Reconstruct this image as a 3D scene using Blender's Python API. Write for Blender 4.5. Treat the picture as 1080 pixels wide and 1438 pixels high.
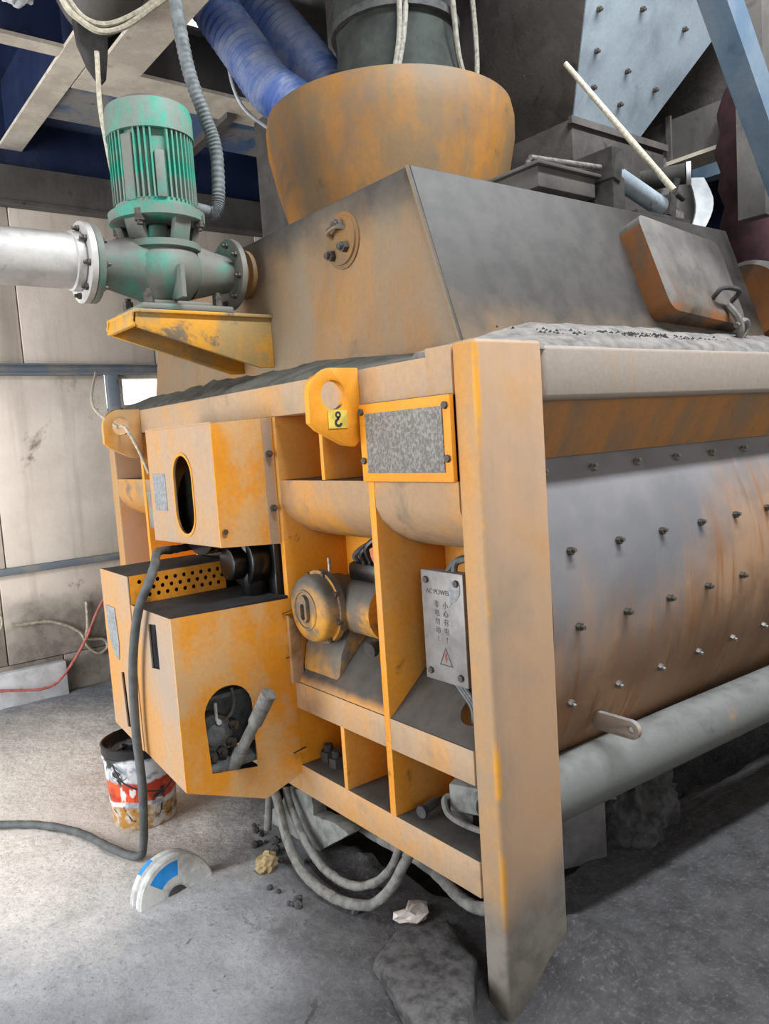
import bpy, bmesh, math, random
from mathutils import Vector, Matrix, noise
from mathutils.geometry import tessellate_polygon
random.seed(7)
PI = math.pi
scene = bpy.context.scene
for o in list(bpy.data.objects): bpy.data.objects.remove(o)
COL = scene.collection

# ------------------------------------------------------------------ camera
F, W, H = 1090.0, 1080, 1438
cam_d = bpy.data.cameras.new('camera'); cam = bpy.data.objects.new('camera', cam_d); COL.objects.link(cam)
cam_d.sensor_fit = 'HORIZONTAL'; cam_d.sensor_width = 36.0; cam_d.lens = 36.0*F/W
cam_d.clip_start = 0.05; cam_d.clip_end = 100
right = Vector((0.78627511, -0.61435009, -0.06591976))
down = Vector((-0.11097074, -0.03545637, -0.99319099))
fwd = Vector((0.6078297, 0.78823652, -0.09605335))
CAM = Vector((-1.45389, -1.45778, 1.6))
m = Matrix.Identity(4)
for i in range(3):
    m[i][0] = right[i]; m[i][1] = -down[i]; m[i][2] = -fwd[i]; m[i][3] = CAM[i]
cam.matrix_world = m
scene.camera = cam

# ------------------------------------------------------------------ world and light
SKY = 1.6
world = bpy.data.worlds.new('overcast_sky'); scene.world = world; world.use_nodes = True
bg = world.node_tree.nodes['Background']
bg.inputs[0].default_value = (0.90, 0.96, 1.0, 1); bg.inputs[1].default_value = SKY * 1.6

def area(name, loc, target, sx, sy, power, col=(1, 1, 1)):
    d = bpy.data.lights.new(name, 'AREA'); d.shape = 'RECTANGLE'; d.size = sx; d.size_y = sy
    d.energy = power; d.color = col
    o = bpy.data.objects.new(name, d); COL.objects.link(o)
    o.location = loc
    o.rotation_euler = (Vector(target) - Vector(loc)).to_track_quat('-Z', 'Y').to_euler()
    return o
# daylight through the roof light above the machine's long side
area('roof_light_daylight', (1.0, -1.25, 5.3), (1.0, 0.0, 1.4), 3.6, 0.3, 420, (0.93, 0.97, 1.0))
# daylight through the wide doorway on the left of the photographer
area('doorway_daylight', (-4.7, 1.9, 1.8), (0.2, 2.2, 0.9), 3.4, 3.2, 265, (0.97, 0.98, 1.0))
# fill light at an unseen high opening, added behind the photographer
area('rear_fill_light', (-2.6, -4.3, 2.6), (0.4, 0.8, 1.2), 1.6, 1.2, 26, (1.0, 0.98, 0.95))

vs = scene.view_settings
vs.view_transform = 'Standard'; vs.look = 'None'; vs.exposure = -0.12; vs.gamma = 1.0
vs.use_curve_mapping = False

# ------------------------------------------------------------------ materials
def lin(c):
    def f(v):
        v /= 255.0
        return v/12.92 if v <= 0.04045 else ((v+0.055)/1.055)**2.4
    return (f(c[0]), f(c[1]), f(c[2]), 1.0)

class NT:
    def __init__(s, name):
        s.m = bpy.data.materials.new(name); s.m.use_nodes = True
        s.t = s.m.node_tree; s.n = s.t.nodes; s.l = s.t.links
        s.b = s.n['Principled BSDF']
        s.tc = s.n.new('ShaderNodeTexCoord')
    def link(s, a, b): s.l.new(a, b)
    def noise(s, scale, detail=5, rough=0.55, vec=None, dist=0.0, mul=None, obj=True):
        v = s.tc.outputs['Object'] if vec is None else vec
        if mul:
            mp = s.n.new('ShaderNodeMapping'); mp.inputs['Scale'].default_value = mul
            s.link(v, mp.inputs['Vector']); v = mp.outputs[0]
        t = s.n.new('ShaderNodeTexNoise'); t.inputs['Scale'].default_value = scale
        t.inputs['Detail'].default_value = detail; t.inputs['Roughness'].default_value = rough
        t.inputs['Distortion'].default_value = dist
        s.link(v, t.inputs['Vector']); return t.outputs['Fac']
    def ramp(s, v, a, b, lo=0.0, hi=1.0):
        r = s.n.new('ShaderNodeMapRange'); r.interpolation_type = 'SMOOTHSTEP'
        r.inputs['From Min'].default_value = a; r.inputs['From Max'].default_value = b
        r.inputs['To Min'].default_value = lo; r.inputs['To Max'].default_value = hi
        s.link(v, r.inputs['Value']); return r.outputs[0]
    def math(s, op, a, b):
        q = s.n.new('ShaderNodeMath'); q.operation = op
        for i, v in enumerate((a, b)):
            if isinstance(v, (int, float)): q.inputs[i].default_value = v
            else: s.link(v, q.inputs[i])
        return q.outputs[0]
    def mix(s, fac, a, b, blend='MIX'):
        q = s.n.new('ShaderNodeMix'); q.data_type = 'RGBA'; q.blend_type = blend
        for sock, v in ((q.inputs[0], fac), (q.inputs[6], a), (q.inputs[7], b)):
            if isinstance(v, (int, float)): sock.default_value = v
            elif isinstance(v, tuple): sock.default_value = v
            else: s.link(v, sock)
        return q.outputs[2]
    def xyz(s, vec=None):
        q = s.n.new('ShaderNodeSeparateXYZ'); s.link(s.tc.outputs['Object'] if vec is None else vec, q.inputs[0]); return q.outputs
    def normal_z(s):
        g = s.n.new('ShaderNodeNewGeometry'); q = s.n.new('ShaderNodeSeparateXYZ')
        s.link(g.outputs['Normal'], q.inputs[0]); return q.outputs[2]
    def normal_y(s):
        g = s.n.new('ShaderNodeNewGeometry'); q = s.n.new('ShaderNodeSeparateXYZ')
        s.link(g.outputs['Normal'], q.inputs[0]); return q.outputs[1]
    def bump(s, h, strength=0.2, dist=0.01):
        b = s.n.new('ShaderNodeBump'); b.inputs['Strength'].default_value = strength; b.inputs['Distance'].default_value = dist
        s.link(h, b.inputs['Height']); s.link(b.outputs[0], s.b.inputs['Normal'])
    def done(s, col, rough=0.7, metal=0.0, spec=None):
        if isinstance(col, tuple): s.b.inputs['Base Color'].default_value = col
        else: s.link(col, s.b.inputs['Base Color'])
        if isinstance(rough, (int, float)): s.b.inputs['Roughness'].default_value = rough
        else: s.link(rough, s.b.inputs['Roughness'])
        s.b.inputs['Metallic'].default_value = metal
        if spec is not None: s.b.inputs['Specular IOR Level'].default_value = spec
        return s.m

def dusty(name, paint, dust, lo=0.42, hi=0.62, scale=3.0, sw=0.5, streak=(9, 9, 0.6), paint2=None,
          dark=None, dk=(0.62, 0.72), dscale=7.0, up=None, updust=(98, 94, 90), film=None, fk=(0.48, 0.66), fscale=1.3, side=None, corner=None, upn=0.25, rough=0.65, metal=0.0, bump=0.10, fine=0.08):
    """paint worn and covered by dust in patches and vertical runs; loose dust settles on upward faces"""
    t = NT(name)
    a = t.noise(scale, 5, 0.6, dist=0.4)
    b = t.noise(1.0, 4, 0.6, mul=streak)
    f = t.math('ADD', t.math('MULTIPLY', a, 1.0-sw), t.math('MULTIPLY', b, sw))
    fac = t.ramp(f, lo, hi)
    pc = lin(paint)
    if paint2:
        pc = t.mix(t.ramp(t.noise(scale*1.7, 3), 0.4, 0.6), lin(paint), lin(paint2))
    c = t.mix(fac, pc, lin(dust))
    g = t.noise(55, 4, 0.7)
    c = t.mix(t.ramp(g, 0.3, 0.75, 0.0, fine*2), c, lin(tuple(v*0.55 for v in dust)))
    if dark:
        c = t.mix(t.ramp(t.noise(dscale, 6, 0.65, dist=0.6), dk[0], dk[1]), c, lin(dark))
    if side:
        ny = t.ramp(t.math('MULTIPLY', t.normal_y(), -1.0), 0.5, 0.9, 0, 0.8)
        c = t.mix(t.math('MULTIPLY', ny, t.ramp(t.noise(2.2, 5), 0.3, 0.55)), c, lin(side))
    if film:
        fl = t.math('ADD', t.math('MULTIPLY', t.noise(fscale, 5, 0.65, dist=0.3), 0.7), t.math('MULTIPLY', t.noise(1.0, 4, 0.6, mul=(8, 8, 0.7)), 0.3))
        c = t.mix(t.ramp(fl, fk[0], fk[1], 0, 0.85), c, lin(film))
    if corner:
        xx = t.xyz(); ddx = t.math('ADD', xx[0], -corner[0]); ddy = t.math('ADD', xx[1], -corner[1])
        dd = t.math('SQRT', t.math('ADD', t.math('MULTIPLY', ddx, ddx), t.math('MULTIPLY', ddy, ddy)), 0)
        cf = t.math('MULTIPLY', t.ramp(dd, 0.019, 0.008), t.ramp(t.noise(1.0, 4, 0.6, mul=(3, 3, 3.5)), 0.40, 0.55))
        c = t.mix(cf, c, lin((222, 156, 46)))
    if up:
        n2 = t.math('ADD', t.normal_z(), t.math('MULTIPLY', t.math('SUBTRACT', t.noise(9, 4), 0.5), upn))
        uf = t.ramp(n2, up[0], up[1])
        ud = t.mix(t.ramp(t.noise(12, 5), 0.35, 0.7), lin(updust), lin(tuple(v*0.8 for v in updust)))
        c = t.mix(uf, c, ud)
    t.bump(t.noise(40, 5, 0.7), bump, 0.006)
    return t.done(c, rough, metal)

def splash(m, z0, z1, col):
    """cement splashed over the lowest part of an upright"""
    t = m.node_tree; b = t.nodes['Principled BSDF']; old = b.inputs['Base Color'].links[0].from_socket
    q = NT.__new__(NT); q.m = m; q.t = t; q.n = t.nodes; q.l = t.links; q.b = b; q.tc = [n for n in t.nodes if n.bl_idname == 'ShaderNodeTexCoord'][0]
    z = q.math('ADD', q.xyz()[2], q.math('MULTIPLY', q.math('SUBTRACT', q.noise(4, 5, 0.6), 0.5), 0.55))
    c = q.mix(q.ramp(q.noise(16, 5), 0.35, 0.7), lin(col), lin(tuple(v*0.82 for v in col)))
    q.link(q.mix(q.ramp(z, z1, z0), old, c), b.inputs['Base Color'])

def plain(name, col, rough=0.6, metal=0.0, var=0.25, scale=20, bump=0.08, col2=None):
    t = NT(name)
    c2 = lin(col2) if col2 else lin(tuple(v*(1-var) for v in col))
    c = t.mix(t.ramp(t.noise(scale, 5, 0.6), 0.35, 0.68), lin(col), c2)
    if bump: t.bump(t.noise(scale*2, 4), bump, 0.004)
    return t.done(c, rough, metal)

M = {}
OR = (238, 158, 22); OR2 = (222, 140, 18); TAN = (196, 160, 118); GREY = (128, 124, 120)
M['paint'] = dusty('orange_paint_light_dust', (232, 152, 26), (206, 158, 92), 0.44, 0.70, 1.6, 0.35, paint2=(226, 146, 26), dark=(104, 78, 40), dk=(0.60, 0.76), up=(0.45, 0.8), updust=(70, 68, 66))
M['guard'] = dusty('orange_guard_paint', (234, 156, 30), (216, 172, 116), 0.43, 0.56, 2.4, 0.25, streak=(5, 5, 0.5), paint2=(226, 148, 26), dark=(150, 104, 48), dk=(0.66, 0.82), up=(0.45, 0.8), updust=(58, 57, 58), film=(200, 168, 126), fk=(0.50, 0.62), fscale=2.6)
M['guard_dust'] = dusty('orange_guard_paint_under_dust', (196, 142, 76), (176, 150, 124), 0.34, 0.56, 2.0, 0.5, streak=(5, 5, 0.5), dark=(136, 98, 54), dk=(0.60, 0.76), dscale=4, up=(0.45, 0.8), updust=(60, 58, 58), film=(160, 144, 130), fk=(0.46, 0.66), fscale=2.0)
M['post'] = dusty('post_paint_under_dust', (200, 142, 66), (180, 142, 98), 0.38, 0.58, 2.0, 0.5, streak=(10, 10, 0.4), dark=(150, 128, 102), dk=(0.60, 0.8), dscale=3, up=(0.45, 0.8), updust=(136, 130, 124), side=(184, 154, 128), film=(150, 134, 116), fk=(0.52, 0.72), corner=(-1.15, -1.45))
M['beam'] = dusty('beam_paint_under_dust', (202, 146, 78), (178, 150, 120), 0.34, 0.56, 2.2, 0.5, streak=(5, 5, 0.9), dark=(132, 116, 100), dk=(0.58, 0.78), dscale=4, up=(0.4, 0.75), updust=(74, 73, 70), film=(140, 126, 110), fk=(0.5, 0.7), fscale=2.4)
M['side_beam'] = dusty('side_beam_dust', (172, 142, 112), (158, 146, 135), 0.3, 0.48, 2.0, 0.6, streak=(14, 14, 0.5), dark=(146, 130, 112), dk=(0.62, 0.8), up=(0.45, 0.8), updust=(138, 134, 132))
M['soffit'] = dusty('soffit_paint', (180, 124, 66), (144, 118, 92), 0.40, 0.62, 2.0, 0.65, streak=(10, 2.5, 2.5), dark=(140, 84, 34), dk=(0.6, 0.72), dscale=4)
M['seat'] = dusty('seat_paint_under_dust', (206, 144, 60), (166, 136, 104), 0.36, 0.58, 2.4, 0.3, dark=(92, 78, 58), dk=(0.60, 0.78), dscale=4, up=(0.3, 0.6), updust=(78, 74, 70), film=(104, 96, 86), fk=(0.52, 0.64), fscale=3.0)
M['hood'] = dusty('hood_ochre_paint', (158, 114, 62), (132, 112, 88), 0.38, 0.62, 1.6, 0.5, streak=(6, 6, 0.4), paint2=(148, 104, 52), dark=(100, 88, 70), dk=(0.54, 0.74), dscale=2.0, up=(0.10, 0.26), upn=0.12, updust=(66, 63, 61), film=(126, 114, 96), fk=(0.44, 0.62), fscale=1.1)
M['ring'] = dusty('inlet_ring_ochre_paint', (164, 110, 38), (122, 98, 66), 0.42, 0.62, 1.8, 0.4, paint2=(148, 98, 34), dark=(88, 72, 52), dk=(0.54, 0.74), dscale=2.4, film=(102, 90, 74), fk=(0.46, 0.64), fscale=1.5)
M['hatch'] = dusty('hatch_rust_paint', (128, 80, 38), (96, 78, 62), 0.4, 0.55, 5.0, 0.3, dark=(46, 40, 36), dk=(0.50, 0.66), dscale=5, up=(0.05, 0.25), upn=0.15, updust=(104, 100, 96))
splash(M['post'], 0.16, 0.50, (134, 128, 120))
M['bracket'] = dusty('bracket_paint', (216, 154, 42), (170, 142, 92), 0.42, 0.58, 4, 0.2, dark=(112, 100, 82), dk=(0.56, 0.66), dscale=5, up=(0.4, 0.8), updust=(96, 92, 88))
M['motor'] = dusty('motor_paint_and_dust', (206, 146, 46), (150, 120, 80), 0.40, 0.56, 5, 0.2, dark=(84, 66, 40), dk=(0.58, 0.7), dscale=9, film=(98, 93, 87), fk=(0.45, 0.57), fscale=5, up=(0.0, 0.5), updust=(92, 90, 86))
M['grease_top'] = plain('black_oily_dust', (40, 40, 42), 0.7, 0, 0.4, 9, 0.4)
M['black'] = plain('black_grease', (15, 15, 16), 0.28, 0.0, 0.4, 12)
M['rubber'] = plain('grey_rubber', (70, 70, 70), 0.8, 0, 0.3, 30)
M['dark_dust'] = plain('dark_machine_dust', (66, 64, 62), 0.95, 0, 0.3, 14, 0.4)
M['dust'] = plain('loose_cement_dust', (128, 124, 120), 0.98, 0, 0.25, 18, 0.5)
M['dust_dark'] = plain('loose_dark_cement_dust', (84, 84, 78), 0.98, 0, 0.3, 12, 0.6)
M['crumb'] = plain('dark_mortar_crumb', (46, 45, 46), 0.95, 0, 0.3, 30)
M['bolt'] = plain('dusty_steel_bolt', (92, 86, 80), 0.6, 0.3, 0.4, 60)
M['bolt_bright'] = plain('bright_bolt', (150, 146, 140), 0.45, 0.5, 0.3, 60)
M['cream'] = dusty('cream_beam_paint', (236, 226, 208), (206, 196, 180), 0.4, 0.6, 3, 0.3, dark=(120, 112, 104), dk=(0.6, 0.76))
M['beam_grey'] = dusty('grey_beam_paint', (98, 94, 89), (80, 77, 73), 0.4, 0.6, 3, 0.3, dark=(60, 57, 54), dk=(0.58, 0.74))
M['blue'] = dusty('blue_deck_paint', (22, 38, 76), (42, 56, 88), 0.45, 0.7, 3, 0.3, dark=(18, 26, 50), dk=(0.55, 0.7), fine=0.1)
M['blue_light'] = dusty('pale_blue_plate_paint', (84, 110, 150), (150, 148, 142), 0.42, 0.56, 3.5, 0.2, dark=(50, 80, 140), dk=(0.58, 0.68))
M['blue_beam'] = dusty('blue_brace_paint', (80, 104, 126), (106, 122, 136), 0.4, 0.6, 3, 0.3, dark=(70, 84, 100), dk=(0.6, 0.75))
M['green'] = dusty('green_pump_paint', (20, 148, 122), (116, 128, 120), 0.42, 0.56, 6.0, 0.45, streak=(16, 16, 1.2), paint2=(44, 158, 134), up=(0.3, 0.7), updust=(120, 116, 112), film=(132, 130, 124), fk=(0.5, 0.62), fscale=4.0)
M['green_dust'] = dusty('green_pump_paint_under_dust', (62, 142, 124), (112, 118, 110), 0.34, 0.52, 6.0, 0.3, paint2=(90, 146, 130), dark=(80, 82, 78), dk=(0.6, 0.74), up=(0.2, 0.6), updust=(112, 110, 106), film=(118, 114, 106), fk=(0.42, 0.6), fscale=3.0)
M['pipe_white'] = dusty('white_pipe_paint', (200, 198, 195), (168, 166, 164), 0.42, 0.62, 5, 0.2, dark=(128, 124, 118), dk=(0.58, 0.74), rough=0.4, up=(0.5, 0.95), updust=(136, 132, 128))
M['drum'] = None
M['pipe_grey'] = dusty('cross_pipe_grey_dust', (170, 124, 80), (106, 108, 106), 0.30, 0.42, 3, 0.3, streak=(0.8, 8, 8), dark=(84, 86, 86), dk=(0.6, 0.76), up=(0.5, 0.9), updust=(114, 115, 113))
M['steel_panel'] = dusty('galvanised_hopper_plate', (172, 186, 196), (146, 158, 168), 0.4, 0.65, 3, 0.3, dark=(110, 112, 112), dk=(0.62, 0.76), rough=0.45, metal=0.2)
M['hopper_dust'] = dusty('hopper_thick_dust', (84, 79, 75), (68, 64, 61), 0.4, 0.6, 5, 0.2, dark=(54, 51, 49), dk=(0.56, 0.7), bump=0.5, rough=0.95)
M['hose_blue'] = dusty('blue_hose_plastic', (70, 98, 162), (130, 142, 172), 0.40, 0.60, 5, 0.2, up=(0.25, 0.7), updust=(150, 150, 152), rough=0.5)
M['valve'] = plain('dark_green_canvas', (54, 60, 56), 0.9, 0, 0.35, 8, 0.3)
M['maroon'] = plain('maroon_fabric', (74, 44, 48), 0.9, 0, 0.3, 10, 0.3)
M['white'] = plain('white_plastic', (214, 218, 222), 0.5, 0, 0.12, 14)
M['rope_grey'] = plain('dingy_rope', (150, 146, 136), 0.95, 0, 0.25, 60)
M['rope'] = plain('pale_rope', (198, 190, 170), 0.9, 0, 0.2, 60)
M['conduit'] = plain('grey_flexible_conduit', (112, 118, 120), 0.7, 0, 0.25, 30)
M['hose_grey'] = plain('cement_coated_hose', (128, 128, 124), 0.95, 0, 0.25, 25, 0.6)
M['cement'] = plain('cement_coating', (136, 138, 134), 0.97, 0, 0.25, 18, 0.7)
M['mortar'] = plain('hardened_dark_mortar', (76, 76, 78), 0.97, 0, 0.45, 22, 1.0)
M['plate_grey'] = dusty('dusty_name_panel', (104, 102, 98), (146, 141, 135), 0.44, 0.58, 90, 0.5, streak=(60, 130, 90), dark=(96, 94, 90), dk=(0.56, 0.7), dscale=110)
M['box_grey'] = plain('junction_box_aluminium', (142, 140, 138), 0.5, 0.25, 0.15, 14)
M['ink_faded'] = plain('faded_ink', (92, 89, 88), 0.8, 0, 0.2, 60, 0)
M['ink'] = plain('dark_ink', (52, 50, 50), 0.8, 0, 0.1, 40, 0)
M['ink_red'] = plain('red_ink', (150, 70, 70), 0.8, 0, 0.1, 40, 0)
M['sticker'] = plain('yellow_sticker', (226, 206, 96), 0.6, 0, 0.15, 40, 0)
M['sticker_grey'] = plain('faded_data_sticker', (148, 152, 154), 0.6, 0, 0.2, 60, 0)
M['glass_dark'] = plain('dark_window_pane', (34, 40, 48), 0.15, 0, 0.2, 6, 0)
M['red_line'] = plain('red_air_line', (206, 120, 110), 0.6, 0, 0.2, 20, 0)
M['concrete_block'] = plain('white_washed_block', (236, 240, 244), 0.9, 0, 0.2, 9, 0.3, (204, 206, 208))
M['stone'] = plain('pale_broken_stone', (216, 206, 200), 0.9, 0, 0.3, 20, 0.4)
M['stone_tan'] = plain('tan_pebble', (170, 150, 110), 0.8, 0, 0.3, 20, 0.3)
M['steel_plate'] = plain('grey_steel_plate', (120, 120, 122), 0.6, 0.2, 0.25, 8)
M['blue_label'] = plain('blue_label_paint', (30, 138, 218), 0.6, 0, 0.12, 20, 0.1)
M['wheel_white'] = dusty('white_wheel_cement', (206, 208, 206), (176, 178, 178), 0.45, 0.6, 14, 0.1, dark=(120, 118, 112), dk=(0.6, 0.72), dscale=9, bump=0.4)
M['rail'] = dusty('grey_blue_wall_rail', (112, 122, 132), (140, 138, 134), 0.42, 0.62, 5, 0.3, dark=(86, 88, 92), dk=(0.6, 0.75))

def drum_mat():
    t = NT('drum_plate_dust_and_rust')
    s = t.xyz()
    n = t.noise(1.6, 5, 0.6, dist=0.6)
    st = t.noise(1.0, 4, 0.6, mul=(9, 1.4, 0.9))
    # orange paint shows low down where the dust has been washed off
    h = t.math('ADD', t.math('SUBTRACT', s[2], t.ramp(s[0], -0.5, 0.2, 0, 0.28)), t.math('ADD', t.math('MULTIPLY', n, -0.9), t.math('MULTIPLY', st, -0.7)))
    f = t.ramp(h, 0.42, -0.08)
    c = t.mix(t.ramp(t.noise(3, 4), 0.35, 0.65), lin((124, 122, 124)), lin((108, 108, 112)))
    pa = t.mix(t.ramp(t.noise(4, 4), 0.4, 0.6), lin((164, 130, 100)), lin((140, 108, 82)))
    c = t.mix(f, c, pa)
    run = t.math('MULTIPLY', t.ramp(t.noise(1.0, 5, 0.65, mul=(11, 0.8, 0.8)), 0.56, 0.68), f)
    c = t.mix(run, c, lin((144, 92, 40)))
    drk = t.math('MULTIPLY', t.ramp(t.noise(1.0, 5, 0.65, mul=(6, 1.0, 1.0)), 0.6, 0.75), f)
    c = t.mix(drk, c, lin((92, 74, 60)))
    low = t.math('MULTIPLY', t.ramp(s[0], -0.55, 0.0), t.ramp(t.math('ADD', s[2], t.math('MULTIPLY', st, 0.5)), 1.3, 1.0))
    c = t.mix(t.math('MULTIPLY', low, 0.6), c, lin((104, 80, 58)))
    t.bump(t.noise(30, 4), 0.1, 0.005)
    return t.done(c, 0.75)
M['drum'] = drum_mat()

def floor_mat():
    t = NT('floor_cement_dust')
    s = t.xyz()
    c = t.mix(t.ramp(t.noise(1.2, 6, 0.6, dist=0.5), 0.35, 0.65), lin((152, 155, 160)), lin((124, 128, 133)))
    c = t.mix(t.ramp(t.noise(5, 6, 0.65), 0.5, 0.72), c, lin((112, 113, 116)))
    c = t.mix(t.ramp(t.noise(22, 5, 0.7), 0.6, 0.72), c, lin((84, 84, 86)))
    vo = t.n.new('ShaderNodeTexVoronoi'); vo.feature = 'DISTANCE_TO_EDGE'; vo.inputs['Scale'].default_value = 0.9
    wv = t.n.new('ShaderNodeVectorMath'); wv.operation = 'MULTIPLY_ADD'
    nz = t.n.new('ShaderNodeTexNoise'); nz.inputs['Scale'].default_value = 3.0; nz.inputs['Detail'].default_value = 6
    t.link(t.tc.outputs['Object'], nz.inputs['Vector']); t.link(nz.outputs['Color'], wv.inputs[0]); wv.inputs[1].default_value = (0.5, 0.5, 0); t.link(t.tc.outputs['Object'], wv.inputs[2])
    t.link(wv.outputs[0], vo.inputs['Vector'])
    c = t.mix(t.math('MULTIPLY', t.ramp(vo.outputs['Distance'], 0.007, 0.003), t.ramp(t.noise(1.4, 3), 0.5, 0.6)), c, lin((58, 58, 60)))
    ddx = t.math('ADD', s[0], 0.7); ddy = t.math('ADD', s[1], -2.5)  # pool of doorway light on the left floor, painted in as a paler tone
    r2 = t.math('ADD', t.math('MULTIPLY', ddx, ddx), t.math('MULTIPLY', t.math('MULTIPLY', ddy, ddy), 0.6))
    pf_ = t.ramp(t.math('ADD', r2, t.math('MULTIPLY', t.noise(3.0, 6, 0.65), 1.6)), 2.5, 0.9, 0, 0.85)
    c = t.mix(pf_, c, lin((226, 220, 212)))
    c = t.mix(t.ramp(t.noise(70, 4, 0.7), 0.52, 0.7, 0, 0.5), c, lin((96, 97, 99)))
    # shade around and beside the machine, painted into the floor over darker cement
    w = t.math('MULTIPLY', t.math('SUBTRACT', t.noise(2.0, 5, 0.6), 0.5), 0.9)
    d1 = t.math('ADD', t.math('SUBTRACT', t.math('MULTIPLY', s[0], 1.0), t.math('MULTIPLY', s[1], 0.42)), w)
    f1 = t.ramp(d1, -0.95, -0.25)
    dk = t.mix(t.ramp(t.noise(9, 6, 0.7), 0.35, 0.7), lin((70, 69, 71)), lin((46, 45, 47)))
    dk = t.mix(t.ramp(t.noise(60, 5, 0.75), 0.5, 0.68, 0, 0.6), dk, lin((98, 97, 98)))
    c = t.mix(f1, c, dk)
    t.bump(t.math('ADD', t.math('MULTIPLY', t.noise(22, 6, 0.6), 0.6), t.math('ADD', t.noise(4.5, 5, 0.5), t.noise(1, 6, 0.6, mul=(4, 14, 8)))), 0.55, 0.03)
    return t.done(c, 0.92)
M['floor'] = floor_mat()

def wall_mat():
    t = NT('wall_panel_dusty_cream')
    s = t.xyz()
    c = t.mix(t.ramp(t.noise(2.5, 6, 0.6), 0.35, 0.68), lin((228, 216, 202)), lin((212, 199, 186)))
    c = t.mix(t.ramp(t.noise(1.0, 5, 0.6, mul=(9, 9, 0.5)), 0.5, 0.72, 0, 0.5), c, lin((176, 165, 152)))
    c = t.mix(t.ramp(t.noise(3.2, 6, 0.7, dist=0.4), 0.62, 0.74, 0, 0.8), c, lin((112, 98, 82)))
    # splashed grey mortar on the lowest boards
    f = t.ramp(t.math('ADD', s[2], t.math('MULTIPLY', t.noise(4, 6), 0.5)), 0.98, 0.72)
    g = t.mix(t.ramp(t.noise(7, 6, 0.7), 0.4, 0.66), lin((150, 142, 132)), lin((118, 112, 104)))
    c = t.mix(f, c, g)
    t.bump(t.noise(25, 5), 0.25, 0.006)
    return t.done(c, 0.9)
M['wall'] = wall_mat()

def bucket_mat():
    t = NT('bucket_printed_label')
    s = t.xyz()
    n = t.math('MULTIPLY', t.math('SUBTRACT', t.noise(10, 5), 0.5), 0.05)
    z = t.math('ADD', s[2], n)
    c = t.mix(t.ramp(t.noise(14, 5), 0.5, 0.62), lin((222, 224, 228)), lin((150, 160, 172)))
    red = t.math('MULTIPLY', t.ramp(z, 0.115, 0.125), t.ramp(z, 0.215, 0.205))
    c = t.mix(red, c, t.mix(t.ramp(t.noise(9, 3), 0.45, 0.5), lin((222, 92, 46)), lin((196, 62, 40))))
    wv = t.math('MULTIPLY', red, t.ramp(t.noise(1, 2, 0.5, mul=(26, 26, 9)), 0.58, 0.62))
    c = t.mix(wv, c, lin((228, 222, 218)))
    br = t.ramp(z, 0.105, 0.095)
    c = t.mix(br, c, t.mix(t.ramp(t.noise(24, 4), 0.4, 0.6), lin((178, 132, 62)), lin((206, 202, 196))))
    c = t.mix(t.ramp(z, 0.30, 0.315), c, lin((26, 26, 28)))
    c = t.mix(t.ramp(t.noise(11, 6, 0.7, dist=0.5), 0.54, 0.62), c, lin((36, 36, 38)))
    return t.done(c, 0.4)
M['bucket'] = bucket_mat()

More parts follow.
